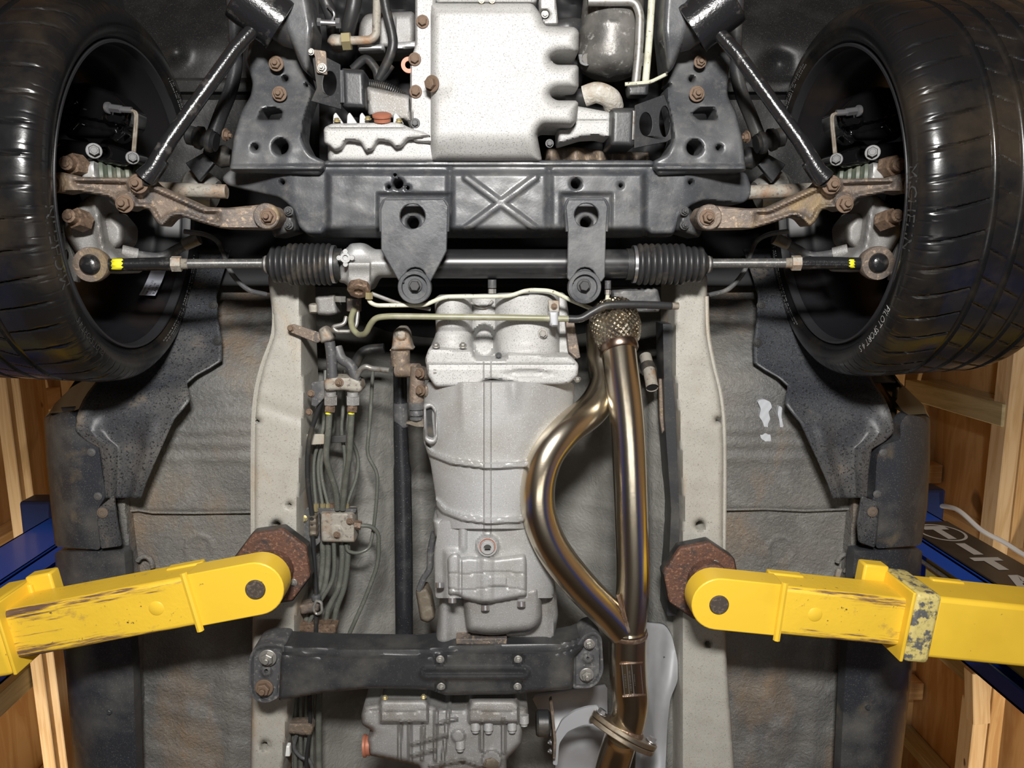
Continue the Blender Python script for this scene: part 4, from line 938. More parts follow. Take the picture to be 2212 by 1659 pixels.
# ================================================================ engine underside
eng = thing('engine', 'dark engine underside with pipes, seen above the black crossmember', 'engine', P(1060, 150, 1.45))
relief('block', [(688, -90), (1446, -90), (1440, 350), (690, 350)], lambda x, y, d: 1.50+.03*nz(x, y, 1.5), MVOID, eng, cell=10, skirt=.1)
pan = thing('oil_pan', 'pale cast aluminium oil pan with notched right edge and rusty bolts', 'oil pan', P(1060, 180, 1.24))
def slot(y0, y1, x): return [(1250, y0), (x+12, y0), (x, (y0+y1)/2-4), (x, (y0+y1)/2+4), (x+12, y1), (1250, y1)]
po = [(928, 6), (1150, 6), (1168, 30), (1176, 56), (1242, 58), (1251, 68)]+slot(116, 140, 1190)+slot(193, 217, 1190)+[(1245, 262), (1236, 274), (1172, 272), (1160, 290), (1172, 352), (928, 352)]
def panh(x, y, d):
    h = 1.238+rnd(d, 22, .035)+.006*(1-ss(y, 22, 30))+.030*ss(y, 285, 360)
    return h+.004*np.exp(-(np.hypot(x-972, y-182)/16)**2)*0-.006*np.exp(-(np.hypot(x-955, y-183)/22)**2)
relief('sump', po, panh, MPAN, pan, cell=4, skirt=.09, fil=9)
relief('flange', [(897, -20), (940, -20), (940, 310), (892, 305), (886, 210), (886, 130), (897, 100)], lambda x, y, d: 1.262+rnd(d, 5, .006), MPAN, pan, cell=4, skirt=.03, fil=6)
for p in ((913, 47), (896, 128), (898, 198)): bolt(*p, 1.261, 26, MRUSTB, pan, 'cap')
bolt(934, 181, 1.236, 34, MRUSTB, pan, 'cap', dirv=(-.6, .1, -1), name='drain_plug')
bolt(897, 266, 1.262, 20, MBLK2, pan, 'cap')
MB().lathe(P(884, 142, 1.272), (0, 0, -1), [(0, .012), (.006, .012), (.006, .006), (0, .006)], 24, cap=False).build('eye', MORANGE, pan)
relief('bolt_lug', [(1165, -10), (1200, -10), (1206, 52), (1176, 54), (1168, 30)], lambda x, y, d: 1.265+rnd(d, 5, .006), MPAN, pan, cell=4, skirt=.03, fil=5, holes=[(1177, 31, 11)])
bolt(1177, 31, 1.275, 15, MSTEELD, pan, 'plain')
bolt(1187, 310, 1.285, 18, MBLK2, pan, 'cap')
relief('front_step', [(940, -40), (1160, -40), (1160, 10), (940, 10)], lambda x, y, d: 1.27+rnd(d, 10, .02), MPAN, pan, cell=5, skirt=.05, fil=10)
bolt(1040, 1, 1.262, 12, MBRASS, pan, 'plain'); bolt(1063, 1, 1.262, 12, MBRASS, pan, 'plain')
df = thing('front_differential', 'finned pale aluminium differential cover left of the oil pan', 'differential', P(800, 300, 1.26))
def dh(x, y, d): return 1.252+rnd(d, 7, .010)+.004*rib(np.abs(y-278+.0*x), 1.2, 1.5)
relief('cover', [(699, 276), (716, 267), (862, 264), (885, 276), (918, 286), (935, 296), (880, 300), (868, 316), (854, 320), (842, 306), (816, 302), (806, 322), (790, 328), (778, 306), (748, 302), (738, 320), (722, 326), (710, 314), (700, 310)], dh, MPAN, df, cell=3.5, skirt=.04, fil=6)
relief('case', [(708, 296), (930, 290), (960, 352), (708, 352)], lambda x, y, d: 1.275+rnd(d, 14, .02), MPAN, df, cell=5, skirt=.06, fil=8)
for x in (727, 757, 784, 857): plate('fin', [(x-8, 268), (x-7, 248), (x-2, 242), (x+4, 250), (x+16, 268)], 1.270, .006, MALU, df, fil=4)
MB().lathe(P(826, 262, 1.262), (0, -.9, -.4), [(0, .013), (.007, .013), (.007, .015), (.010, .015), (.012, .011)], 24).build('filler_plug', MORANGE, df)
for p in ((795, 258), (862, 263), (728, 262)): bolt(*p, 1.262, 15, MBRASS, df, 'cap', dirv=(0, -.9, -.4))
for pts, nm, side in (([(790, 186), (886, 206), (893, 300), (880, 262), (795, 250)], 'left', 1), ([(1240, 228), (1258, 231), (1320, 243), (1320, 300), (1290, 294), (1258, 296), (1206, 312), (1204, 276), (1240, 274)], 'right', -1)):
    e_ = relief('mount_arm', pts, lambda x, y, d: 1.288+rnd(d, 8, .012)+.003*rib(np.abs(y-262), 1.5, 1.5), MPAN if side < 0 else MALU2, None, cell=4, skirt=.05, fil=6)
    tag(e_, 'speckled aluminium engine mount arm %s of the oil pan' % nm, 'mount arm', 'engine mount arms')
al = thing('alternator', 'grey cast alternator up left of the oil pan', 'alternator', P(835, 65, 1.38))
relief('casing', [(776, 50), (790, 30), (895, 24), (900, 60), (898, 108), (772, 106)], lambda x, y, d: 1.365+rnd(d, 14, .03)+.010*rib(np.abs(x-850), 2, 3), MALU2, al, cell=4, skirt=.08, fil=10)
relief('foot', [(848, 92), (902, 88), (902, 104), (850, 108)], lambda x, y, d: 1.345+rnd(d, 4, .005), MALU, al, cell=4, skirt=.02)
relief('foot', [(772, 96), (830, 96), (828, 108), (774, 110)], lambda x, y, d: 1.345+rnd(d, 4, .005), MALU, al, cell=4, skirt=.02)
# starter-like canister right of the pan
cn = thing('oil_filter', 'grimy grey canister with slots behind two steel pipes', 'oil filter', P(1320, 90, 1.36))
A, B = P(1330, -60, 1.385), P(1312, 170, 1.37); u = (B-A); L = u.length
MB().lathe(A, u, [(0, .050), (L*.55, .052), (L*.57, .0535), (L*.60, .0535), (L*.62, .0525), (L*.86, .0525), (L*.93, .046), (L*.97, .034), (L, .0)], 48).build('canister', M('grimy_metal', (.20, .19, .175), .42, .3, [(18, .45, .65, (.10, .095, .09), (1, 1, 1), 5), (90, .58, .7, (.42, .41, .39), (1, 1, 1), 4)], [(200, .2, .002)]), cn)
for x, y in ((1266, 128), (1331, 122), (1387, 128)):
    plate('notch', [(x-18, y-12), (x+18, y-12), (x+14, y+10), (x, y+16), (x-14, y+10)], 1.333 if abs(x-1331) < 5 else 1.345, .004, MBLK2, cn, fil=5, bevel=.0008)
    MB().lathe(P(x, y-4, 1.335 if abs(x-1331) < 5 else 1.347), (0, .5, -1), [(0, .0075), (.006, .0075)], 16).build('stud', MSTEELD, cn)
MB().tube(smooth_path([P(1180, 70, 1.40), P(1240, 60, 1.40), P(1300, 80, 1.36)], 5), .016, 12).build('neck', MBLK2, cn)
def pipe(name, pts, dpx, mat, label, cat, group=None, br=.02, parent=None, n=12, sm=False):
    A = [P(*p) for p in pts]; A = smooth_path(A, 6) if sm else bend(A, br)
    o = MB().tube(A, R(dpx, pts[0][2]), n).build(name, mat, parent)
    if parent is None: tag(o, label, cat, group)
    elif label: o['label'] = label
    return o
pipe('cooler_pipe', [(1270, 3, 1.32), (1372, 3, 1.32), (1383, 30, 1.32), (1380, 110, 1.315), (1372, 190, 1.31)], 18, MSTEELD, 'grey steel pipe bent across the grimy canister', 'pipe', 'cooler pipes')
pipe('cooler_pipe', [(1409, -20, 1.32), (1402, 90, 1.32), (1393, 192, 1.31)], 15, MPALE, 'pale straight steel pipe right of the grimy canister', 'pipe', 'cooler pipes')
cl = thing('pipe_clip', 'black plastic clip holding two steel pipes', 'clip', P(1377, 195, 1.31))
relief('block', [(1354, 184), (1402, 180), (1400, 207), (1358, 208)], lambda x, y, d: 1.295+rnd(d, 6, .008), MBLK2, cl, cell=3, skirt=.02, fil=5)
MB().tube(bend([P(1350, 182, 1.30), P(1404, 178, 1.30), P(1440, 160, 1.31)], .01), .003, 8).build('strap', MPALE, cl)
wr = thing('wrapped_hose', 'pale heat wrapped hose bending beside the oil pan', 'hose', P(1300, 205, 1.32))
MB().tube(smooth_path([P(1262, 208, 1.32), P(1290, 200, 1.315), P(1318, 212, 1.32), P(1326, 232, 1.335)], 6), .0165, 18).build('wrap', MWRAP, wr)
MB().tube([P(1225, 213, 1.33), P(1266, 209, 1.32)], .0138, 16).build('hose', MRUB, wr)
MB().tube([P(1322, 232, 1.335), P(1326, 245, 1.34)], .014, 16).build('collar', MSTEELD, wr)
fi = thing('cooler_hose', 'brown hose with dirty elbow and brass nut, left of the alternator', 'hose', P(760, 90, 1.33))
relief('elbow', [(705, 90), (714, 74), (740, 72), (742, 102), (716, 104)], lambda x, y, d: 1.318+rnd(d, 10, .02), MBRK, fi, cell=3, skirt=.03, fil=6)
n_ = MB(); n_.tube([P(740, 90, 1.33), P(758, 89, 1.33)], .0145, 6); n_.build('nut', MBRASS, fi)
MB().tube(bend([P(755, 88, 1.335), P(800, 87, 1.335), P(813, 76, 1.335), P(815, -30, 1.35)], .022), .0068, 14).build('pipe', MBRK, fi)
pipe('wiring_loom', [(826, -30, 1.34), (834, 20, 1.34), (848, 80, 1.34), (846, 112, 1.34), (832, 145, 1.345), (818, 172, 1.35)], 20, MRUB, 'black taped wiring loom hanging in front of the alternator', 'wiring', sm=True)
pipe('wiring_loom', [(770, -30, 1.35), (762, 20, 1.35), (752, 60, 1.36), (745, 95, 1.38)], 30, MRUB, 'thick dark wiring sleeve left of the alternator', 'wiring', sm=True)
pipe('rubber_hose', [(690, -30, 1.33), (706, 10, 1.33), (716, 40, 1.335), (720, 80, 1.36)], 26, MRUB, 'black rubber hose with wire clamp at the top left', 'hose', sm=True)
pipe('taped_branch', [(762, 150, 1.36), (790, 128, 1.355), (812, 150, 1.352), (820, 172, 1.35), (845, 140, 1.35)], 18, MRUB, 'crumpled black tape branch of the wiring below the alternator', 'wiring', sm=True)
cv = thing('conduit', 'black corrugated conduit above the left mount arm', 'conduit', P(830, 195, 1.33))
A = smooth_path([P(786, 183, 1.315), P(815, 187, 1.315), P(845, 196, 1.315), P(872, 212, 1.32)], 22)
MB().tube(A, [.0098 if k % 3 else .0078 for k in range(len(A))], 14).build('sleeve', MRUB, cv, angle=20)
bl = thing('clamp_screw', 'bright zinc hose clamp screw near the top left', 'clamp', P(710, 48, 1.32))
n_ = MB(); n_.tube([P(690, 48, 1.31), P(728, 50, 1.31)], .0042, 10); n_.tube([P(726, 50, 1.31), P(735, 50, 1.31)], .0085, 6); n_.tube([P(686, 47, 1.31), P(694, 48, 1.31)], .0065, 6); n_.build('screw', MSTEEL, bl)
MB().tube(smooth_path([P(706, 12, 1.312), P(718, 22, 1.305), P(722, 34, 1.305), P(714, 48, 1.308)], 6), .0018, 6).build('wire', MSTEEL, bl)
pl_ = relief('pulley_cover', [(1180, 320), (1240, 318), (1320, 326), (1400, 330), (1405, 352), (1180, 352)], lambda x, y, d: 1.36+.012*np.sin(x*.12)+rnd(d, 8, .01), MRUST, None, cell=4, skirt=.05)
tag(pl_, 'rusty fittings peeping over the crossmember right of the oil pan', 'fitting')
# ================================================================ gearbox
gb = thing('gearbox', 'cast aluminium gearbox with curved ribs along the tunnel centre', 'gearbox', P(1060, 1000, 1.25))
def adh(x, y, d):
    h = 1.325+0*x
    for cx, w_, dep in ((976, 44, .055), (1138, 70, .062), (1046, 26, .018)):
        u_ = np.clip(np.abs(x-cx)/w_, 0, 1); h = np.minimum(h, 1.325-dep*np.sqrt(1-u_*u_))
    h = h-.012*rib(np.abs(y-722-.02*(x-976)), 30, 8)*0
    h = h+.035*ss(-np.hypot((x-1046)/26, (y-738)/38), -1.05, -.75)
    h = h-.01*np.exp(-((y-760)/12)**2)*((x < 1018) | (x > 1080))+.010*np.exp(-((y-715)/5)**2)*(np.abs(x-976) < 44)
    return h+rnd(d, 8, .015)
relief('adaptor', [(938, 640), (1222, 632), (1232, 700), (1246, 778), (918, 778), (942, 720)], adh, MPAN, gb, cell=4, skirt=.06, fil=10)
def flh(x, y, d): return 1.238+rnd(d, 6, .008)+.004*rib(np.abs(y-790-.0*(x)), 1.5, 2)-.006*rib(np.abs(x-1053), 6, 3)+.006*rib(np.hypot((x-1140)/50, (y-807)/7)*8, 6, 4)
relief('flange', [(918, 776), (926, 752), (1018, 756), (1026, 776), (1090, 778), (1098, 762), (1232, 770), (1250, 786), (1248, 812), (1228, 830), (1140, 832), (1062, 818), (1046, 822), (1030, 834), (940, 836), (924, 812)], flh, MPAN, gb, cell=4, skirt=.05, fil=6)
def bh(x, y, d):
    w_ = np.interp(y, [800, 900, 950, 1050, 1140], [172, 172, 164, 142, 122]); xc = np.interp(y, [800, 950, 1140], [1075, 1070, 1058])
    u_ = np.clip(np.abs(x-xc)/w_, 0, .995); h = 1.335-.105*np.sqrt(1-u_**2.6)
    h = h-.006*rib(np.abs(x-1053), 6, 3)
    for ar in ([(912, 960), (932, 980), (975, 997), (1053, 1007), (1130, 1004), (1190, 990)], [(940, 1082), (958, 1103), (1000, 1119), (1053, 1126), (1120, 1123), (1170, 1112)]):
        h = h-.011*rib(pl(x, y, ar), 4.5, 3)
    h = h-.006*np.exp(-((x-1110)/14)**2)*(1-ss(y, 840, 900))-.004*np.exp(-((x-1000)/10)**2)*(1-ss(y, 870, 960))
    return h
relief('bell_housing', [(914, 880), (922, 826), (1240, 826), (1240, 880), (1232, 940), (1204, 1030), (1178, 1110), (1166, 1142), (946, 1142), (942, 1080), (930, 1000), (914, 950)], bh, MALU, gb, cell=2.6, skirt=.05, fil=8)
def mh(x, y, d):
    u_ = np.clip(np.abs(x-1062)/140, 0, .99); h = 1.30-.055*np.sqrt(1-u_**3)
    h = h-.005*rib(np.abs(x-1053), 6, 3)*(1-ss(y, 1160, 1170))-.010*rib(np.hypot(x-1053, y-1180), 23, 4)
    for cx, y0 in ((975, 1182), (1040, 1200)): h = h-.012*np.sqrt(np.clip(1-((x-cx)/17)**2, 0, 1))*ss(y, y0, y0+14)
    return h-.008*rib(np.abs(x-1000), 4, 6)*(1-ss(y, 1180, 1200))
relief('main_case', [(948, 1126), (1164, 1126), (1196, 1200), (1196, 1292), (940, 1292), (938, 1200)], mh, MALU, gb, cell=4, skirt=.08, fil=8)
relief('side_boss', [(934, 1120), (962, 1118), (968, 1150), (960, 1168), (940, 1164)], lambda x, y, d: 1.262+rnd(d, 14, .02), MALU, gb, cell=3.5, skirt=.05, fil=8)
def rh(x, y, d):
    h = 1.228+rnd(d, 9, .014)
    for yy, k in ((1238, .05), (1272, .03)): h = h+.0035*rib(np.abs(y-yy-3*np.sin((x-970)*.045)), .8, 1.2)
    h = h-.010*np.sqrt(np.clip(1-((x-1048)/18)**2, 0, 1))*.6+.006*rib(np.abs(x-994), 2, 3)+.003*np.exp(-((x-1036)/5)**2)
    h = h-.004*rib(np.maximum(np.abs(x-1076)-14, np.abs(y-1256)-7), 2, 2)
    return h
relief('rear_cover', [(966, 1206), (976, 1194), (990, 1194), (998, 1206), (1010, 1202), (1032, 1204), (1046, 1202), (1064, 1206), (1134, 1198), (1138, 1212), (1138, 1288), (1118, 1292), (1062, 1302), (1040, 1303), (1000, 1294), (990, 1286), (968, 1286)], rh, MALU, gb, cell=3, skirt=.05, fil=6)
relief('tail_sump', [(998, 1276), (1168, 1262), (1172, 1340), (1152, 1364), (1062, 1373), (1008, 1366)], lambda x, y, d: 1.250+rnd(d, 18, .03), MALU2, gb, cell=4, skirt=.06, fil=14)
def th(x, y, d): return 1.30+rnd(d, 12, .02)-.012*np.exp(-((x-960)/14)**2)-.012*np.exp(-((x-1200)/12)**2)
relief('tail_housing', [(952, 1270), (1200, 1262), (1206, 1330), (1194, 1394), (940, 1394)], th, MALU2, gb, cell=5, skirt=.08, fil=6)
for p in ((977, 1291), (1048, 1307), (1126, 1299), (950, 1258)): MB().lathe(P(*p, 1.243), (0, 1, -.3), [(0, .0072), (.008, .0072), (.009, .006)], 16).build('bolt', MSTEEL, gb)
pg = MB().lathe(P(1053, 1180, 1.236), (0, 0, -1), [(0, .0165), (.004, .0165), (.005, .0155), (.005, .0120), (.008, .0115), (.009, .0105), (.009, .0064)], 36, cap=False).build('drain_plug', MALU, gb, label='grey drain plug with square socket')
sq = MB(); c0 = P(1053, 1180, 1.2275); sq.loft([[c0+Vector((.0066*math.cos(a+.78), .0066*math.sin(a+.78), z)) for a in (0, 1.571, 3.142, 4.712)] for z in (0, .009)]); sq.build('socket', MBLK2, pg)
MB().lathe(P(1053, 1180, 1.2305), (0, 0, -1), [(0, .0135), (.0016, .0135), (.0016, .0122), (0, .0122)], 36, cap=False).build('seal', MORANGE, pg)
for p in ((942, 747), (1000, 747), (940, 802), (1247, 818)): bolt(*p, 1.243, 17, MSTEELD, gb, 'cap', dirv=(0, -.8, -.6) if p[1] < 760 else (0, .8, -.6))
bolt(1172, 720, 1.268, 22, MSTEELD, gb, 'cap'); bolt(1077, 768, 1.262, 14, MBLK2, gb, 'cap')
# clutch fork slot on the bell housing
relief('fork_rim', [(914, 872), (930, 868), (944, 880), (948, 940), (942, 958), (926, 962), (916, 950)], lambda x, y, d: 1.252+rnd(d, 5, .008), MALU, gb, cell=2.5, skirt=.03, fil=7, holes=[[(921, 884), (931, 880), (938, 892), (940, 938), (934, 948), (923, 944)]])
relief('fork_boot', [(918, 880), (936, 878), (944, 948), (920, 948)], lambda x, y, d: 1.266+0*x, MRUB, gb, cell=4, skirt=.01)
plate('side_plate', [(1222, 690), (1240, 692), (1254, 772), (1246, 776), (1228, 760)], 1.30, .02, MRUST, gb)
# clutch slave cylinder
sl = thing('clutch_slave_cylinder', 'rusty clutch slave cylinder bolted left of the gearbox', 'cylinder', P(900, 830, 1.3))
MB().tube([P(903, 792, 1.29), P(899, 872, 1.29)], .0125, 18).build('cylinder', MRUST, sl)
MB().tube([P(858, 800, 1.31), P(905, 800, 1.295)], .012, 16).build('inlet', MRUST, sl)
MB().lathe(P(899, 868, 1.29), (0, 1, 0), [(0, .0135), (.012, .0135), (.014, .011), (.018, .0125), (.022, .0125), (.025, .009), (.028, .012), (.030, .012), (.034, .006)], 20).build('bellows', MHOSE, sl)
MB().tube([P(895, 890, 1.288), P(894, 908, 1.288)], .004, 10).build('push_rod', MSTEEL, sl)
plate('fork', [(874, 914), (900, 906), (926, 904), (928, 922), (900, 922)], 1.284, .012, MPLUG, sl, fil=5)
for p in ((908, 806), (909, 843)): 
    bolt(*p, 1.272, 24, MRUSTB, sl, 'cap', dirv=(-.6, 0, -1)); MB().tube([P(p[0]+5, p[1], 1.282), P(p[0]+26, p[1]+2, 1.29)], .011, 12).build('lug', MRUST, sl)
relief('lever_bracket', [(846, 752), (850, 716), (860, 706), (876, 706), (884, 718), (890, 750), (896, 756), (840, 758)], lambda x, y, d: 1.305+rnd(d, 8, .012)-.006*rib(np.hypot(x-867, y-724), 9, 3), MBRK, sl, cell=3, skirt=.03, fil=4)
MB().lathe(P(865, 772, 1.315), (0, 1, 0), [(-.012, .0165), (.014, .0165), (.016, .013)], 20).build('damper', MRUST, sl)
pipe('union_pipe', [(770, 815, 1.34), (778, 800, 1.335), (790, 792, 1.33), (805, 796, 1.33), (842, 800, 1.32)], 12, MSTEELD, None, None, parent=sl, sm=True)
# sensor plug hanging by the gearbox
pl2 = thing('sensor_plug', 'dirty brown connector hanging left of the gearbox tail', 'connector', P(915, 1310, 1.33))
relief('plug', [(897, 1275), (922, 1268), (932, 1290), (940, 1335), (925, 1346), (908, 1340)], lambda x, y, d: 1.33+rnd(d, 7, .012), MPLUG, pl2, cell=3, skirt=.025, fil=5)
MB().tube(smooth_path([P(905, 1275, 1.335), P(915, 1250, 1.335), P(928, 1228, 1.335), P(930, 1190, 1.335), P(938, 1150, 1.33)], 6), .006, 10).build('lead', MHOSE, pl2)
# ================================================================ propeller shaft
ps = thing('propeller_shaft', 'black propeller shaft tube beside the gearbox', 'propeller shaft', P(872, 1100, 1.42))
A = [P(864, 790, 1.44), P(865, 930, 1.43), P(866, 945, 1.43), P(868, 1000, 1.425), P(869, 1012, 1.425), P(872, 1200, 1.41), P(873, 1375, 1.40), P(873, 1398, 1.40)]
MB().tube(A, [.0125, .0130, .0138, .0142, .0165, .0170, .0168, .0172], 28).build('tube', MSHAFT, ps)
MB().lathe(P(865, 870, 1.432), (0, 1, 0), [(0, .0140), (.02, .0142), (.045, .0138)], 24).build('yoke', MHOSE, ps)
# ================================================================ gearbox crossmember
cm = thing('gearbox_crossmember', 'black steel crossmember bolted below the gearbox tail', 'crossmember', P(920, 1445, 1.25))
def cmh(x, y, d):
    h = 1.246+rnd(d, 7, .010)+.018*(1-ss(d, 8, 16))*0
    top = np.interp(x, [600, 700, 900, 1000, 1200, 1275], [1394, 1400, 1402, 1392, 1392, 1372])
    h = h+.022*(1-ss(y-top, 12, 22))+.012*ss(x, 1225, 1275)
    h = h-.007*rib(np.abs(seg(x, y, (920, 1454), (1130, 1454))-9), 3, 3)
    for c in ((951, 1424), (1119, 1424), (953, 1483), (1118, 1483)): h = h+.012*rib(np.hypot(x-c[0], y-c[1]), 11, 2.5)
    return h
relief('beam', [(610, 1392), (700, 1397), (900, 1400), (1000, 1390), (1200, 1388), (1240, 1380), (1268, 1366), (1276, 1374), (1258, 1400), (1240, 1418), (1238, 1488), (1100, 1500), (960, 1502), (930, 1490), (800, 1487), (700, 1496), (602, 1514), (606, 1440)], cmh, MBLK2, cm, cell=4, skirt=.05, fil=6)
relief('end_plate', [(538, 1420), (548, 1400), (570, 1390), (616, 1392), (614, 1440), (604, 1506), (575, 1520), (548, 1512), (538, 1490)], lambda x, y, d: 1.278-.008*(1-ss(d, 5, 9))+.0*x, MHOSE, cm, cell=3.5, skirt=.06, fil=12, holes=[(575, 1450, 5)])
relief('end_plate', [(1236, 1410), (1262, 1370), (1285, 1364), (1300, 1376), (1304, 1450), (1292, 1476), (1276, 1486), (1234, 1488)], lambda x, y, d: 1.278-.008*(1-ss(d, 5, 9))+.0*x, MHOSE, cm, cell=3.5, skirt=.06, fil=12, holes=[(1270, 1422, 4)])
for p, dd, mt in (((579, 1420), 40, MSTEELD), ((571, 1485), 42, MRUSTB), ((1273, 1391), 26, MSTEELD), ((1267, 1457), 34, MSTEELD)): bolt(*p, 1.272, dd, mt, cm, 'stud')
for p in ((951, 1424), (1119, 1424), (953, 1483), (1118, 1483)): bolt(*p, 1.257, 19, MSTEELD, cm, 'stud')
plate('mount_pad', [(985, 1381), (1095, 1379), (1095, 1392), (985, 1392)], 1.275, .03, MRUST, cm)
# ================================================================ transfer case
tc_ = thing('transfer_case', 'ribbed grey transfer case below the crossmember', 'transfer case', P(960, 1590, 1.3))
def tch(x, y, d):
    h = 1.300-.03*np.sqrt(np.clip(1-((y-1590)/110)**2, 0, 1))+rnd(d, 12, .025)
    for a, b_ in (((865, 1560), (862, 1645)), ((885, 1560), (886, 1645)), ((914, 1570), (912, 1640)), ((942, 1535), (940, 1640)), ((970, 1530), (955, 1655)), ((890, 1608), (965, 1588)), ((890, 1632), (940, 1620)), ((945, 1563), (985, 1553)), ((1040, 1560), (1040, 1620)), ((1088, 1555), (1088, 1625)), ((930, 1655), (1000, 1642)), ((1000, 1642), (1040, 1655))):
        h = h-.014*rib(seg(x, y, a, b_), 2.6, 2.4)
    h = h-.022*rib(np.maximum(np.maximum(x-926, 820-x), np.maximum(y-1562, 1508-y)), -4, 6)
    h = h-.026*rib(np.maximum(np.maximum(x-1120, 1012-x), np.maximum(y-1562, 1508-y)), -4, 6)
    h = h+.003*rib(np.abs(y-1538-2*np.sin(x*.06)), .8, 1.3)
    h = h-.018*rib(np.hypot(x-1062, y-1642), 19, 5)-.012*rib(np.hypot(x-990, y-1590), 12, 5)
    return h
relief('casing', [(780, 1545), (786, 1522), (818, 1516), (824, 1508), (920, 1508), (930, 1520), (960, 1530), (1010, 1528), (1016, 1510), (1030, 1507), (1112, 1508), (1122, 1520), (1140, 1526), (1142, 1552), (1132, 1560), (1126, 1608), (1094, 1640), (1096, 1720), (920, 1720), (905, 1655), (850, 1642), (798, 1632), (793, 1596), (806, 1580), (782, 1566)], tch, MALU2, tc_, cell=3.5, skirt=.08, fil=6)
for x, y in ((1027, 1566), (1055, 1567), (1106, 1566), (1132, 1552), (994, 1606)): MB().lathe(P(x, y-8, 1.268), (0, 1, -.25), [(0, .0085), (.014, .0085), (.016, .007), (.016, .006), (.019, .006)], 16).build('bolt_boss', MALU, tc_)
MB().lathe(P(800, 1610, 1.30), (-1, .05, 0), [(0, .017), (.006, .017), (.008, .0195), (.012, .0195), (.013, .015)], 28).build('speedo_plug', MORANGE, tc_, label='orange sealing ring')
pg = MB().lathe(P(1062, 1645, 1.262), (.1, .25, -1), [(0, .0165), (.004, .0165), (.004, .0135), (.007, .0130), (.0075, .012), (.0075, 0)], 6).build('filler_plug', MPLUG, tc_)
for x, y in ((832, 1508), (915, 1506)): bolt(x, y, 1.272, 14, MBRASS, tc_, 'cap', dirv=(0, -1, -.2))
# ================================================================ exhaust
ex = thing('exhaust_downpipe', 'gold tinted stainless twin downpipe joining at a collector', 'exhaust pipe', P(1355, 1050, 1.28))
HE = 1.275
main = smooth_path([P(1335, 735, HE), P(1341, 790, HE), P(1352, 880, HE), P(1359, 980, HE), P(1364, 1120, HE), P(1367, 1240, HE), P(1363, 1320, HE), P(1358, 1368, HE)], 8)
MB().tube(main, [.0285+.0005*(k/len(main)) for k in range(len(main))], 48).build('front_pipe', MSS, ex)
br = smooth_path([P(1300, 700, 1.37), P(1303, 780, 1.355), P(1306, 835, 1.33), P(1278, 885, 1.30), P(1220, 932, 1.262), P(1180, 985, 1.243), P(1162, 1050, 1.236), P(1167, 1120, 1.236), P(1197, 1190, 1.242), P(1252, 1262, 1.254), P(1312, 1325, 1.268), P(1348, 1366, HE)], 10)
MB().tube(br, .0285, 48).build('branch_pipe', MSS, ex)
co = smooth_path([P(1357, 1360, HE), P(1356, 1420, HE), P(1358, 1470, HE), P(1362, 1515, HE), P(1356, 1560, HE), P(1348, 1580, HE)], 8)
MB().tube(co, [.0332-.0025*ss(k/len(co), .3, .9) for k in range(len(co))], 48).build('collector', MSS, ex)
MB().lathe(P(1357, 1362, HE), P(1356, 1420, HE)-P(1357, 1360, HE), [(0, .031), (.002, .0338), (.005, .0345), (.008, .0338), (.010, .033)], 48).build('weld', MWELD, ex)
wv = []
for k in range(15):
    t = .2+.8*k/14; x, y = 1328+t*31, 1264+t*102
    wv.append(P(x, y, HE-.0285*math.sqrt(max(.05, 1-((x-1364)/40)**2))+.001))
MB().tube(wv, [.0028+.0006*(k % 2) for k in range(15)], 8).build('weld', MWELD, ex)
# braided flexible joint
f0, f1 = P(1320, 660, 1.312), P(1337, 744, HE); ax = (f1-f0); L = ax.length; ax.normalize(); u = ax.orthogonal().normalized(); v_ = ax.cross(u)
def fr(t): return .0275+.0125*math.sin(math.pi*min(1, max(0, t)))**.6
MB().lathe(f0, ax, [(L*k/16, fr(k/16)-.0012) for k in range(17)], 40).build('bellows', MSSB, ex)
bb = MB(); rows = 24
for dr in (1, -1):
    for k in range(rows):
        pts = []
        for j in range(13):
            t = j/12; a = 2*math.pi*k/rows+dr*t*2.1; r_ = fr(t)+(.0007 if (j+k) % 2 == (dr > 0) else -.0003)
            pts.append(f0+ax*L*t+r_*(math.cos(a)*u+math.sin(a)*v_))
        bb.tube(pts, .0027, 5, cap=False)
o = bb.build('braid', MSSB, ex, angle=20); o['kind'] = 'stuff'
MB().lathe(f1-ax*.006, ax, [(0, .0300), (.003, .0312), (.016, .0312), (.019, .0295)], 48).build('sleeve', M('sleeve_bronze', (.34, .25, .20), .28, 1.0), ex)
# maker's plate welded on the collector
def cyl(x, y, lift): 
    cx = 1357+(y-1420)*.04; return P(x, y, HE-math.sqrt(max(1e-6, .0324**2-((x-cx)*(HE-.03)/F)**2))-lift)
b = MB(); nx, ny = 10, 8
def pq(u_, w_, lift): return cyl(1343+6*w_+40*u_, 1436+66*w_-3*u_, lift)
b.add([pq(i/nx, j/ny, .0008) for j in range(ny+1) for i in range(nx+1)], [(j*(nx+1)+i, j*(nx+1)+i+1, (j+1)*(nx+1)+i+1, (j+1)*(nx+1)+i) for j in range(ny) for i in range(nx)])
np_ = b.build('name_plate', M('plate_brass', (.22, .17, .10), .35, .9), ex)
fr_ = MB()
for a, c_ in (((0, 0), (1, 0)), ((1, 0), (1, 1)), ((1, 1), (0, 1)), ((0, 1), (0, 0)), ((.27, 0), (.27, 1)), ((.52, 0), (.52, 1))):
    fr_.tube([pq(a[0]+(c_[0]-a[0])*k/10, a[1]+(c_[1]-a[1])*k/10, .0014) for k in range(11)], .0008, 5)
fr_.build('frame', MSTEEL, np_)
mk = MB(); rg = random.Random(5)
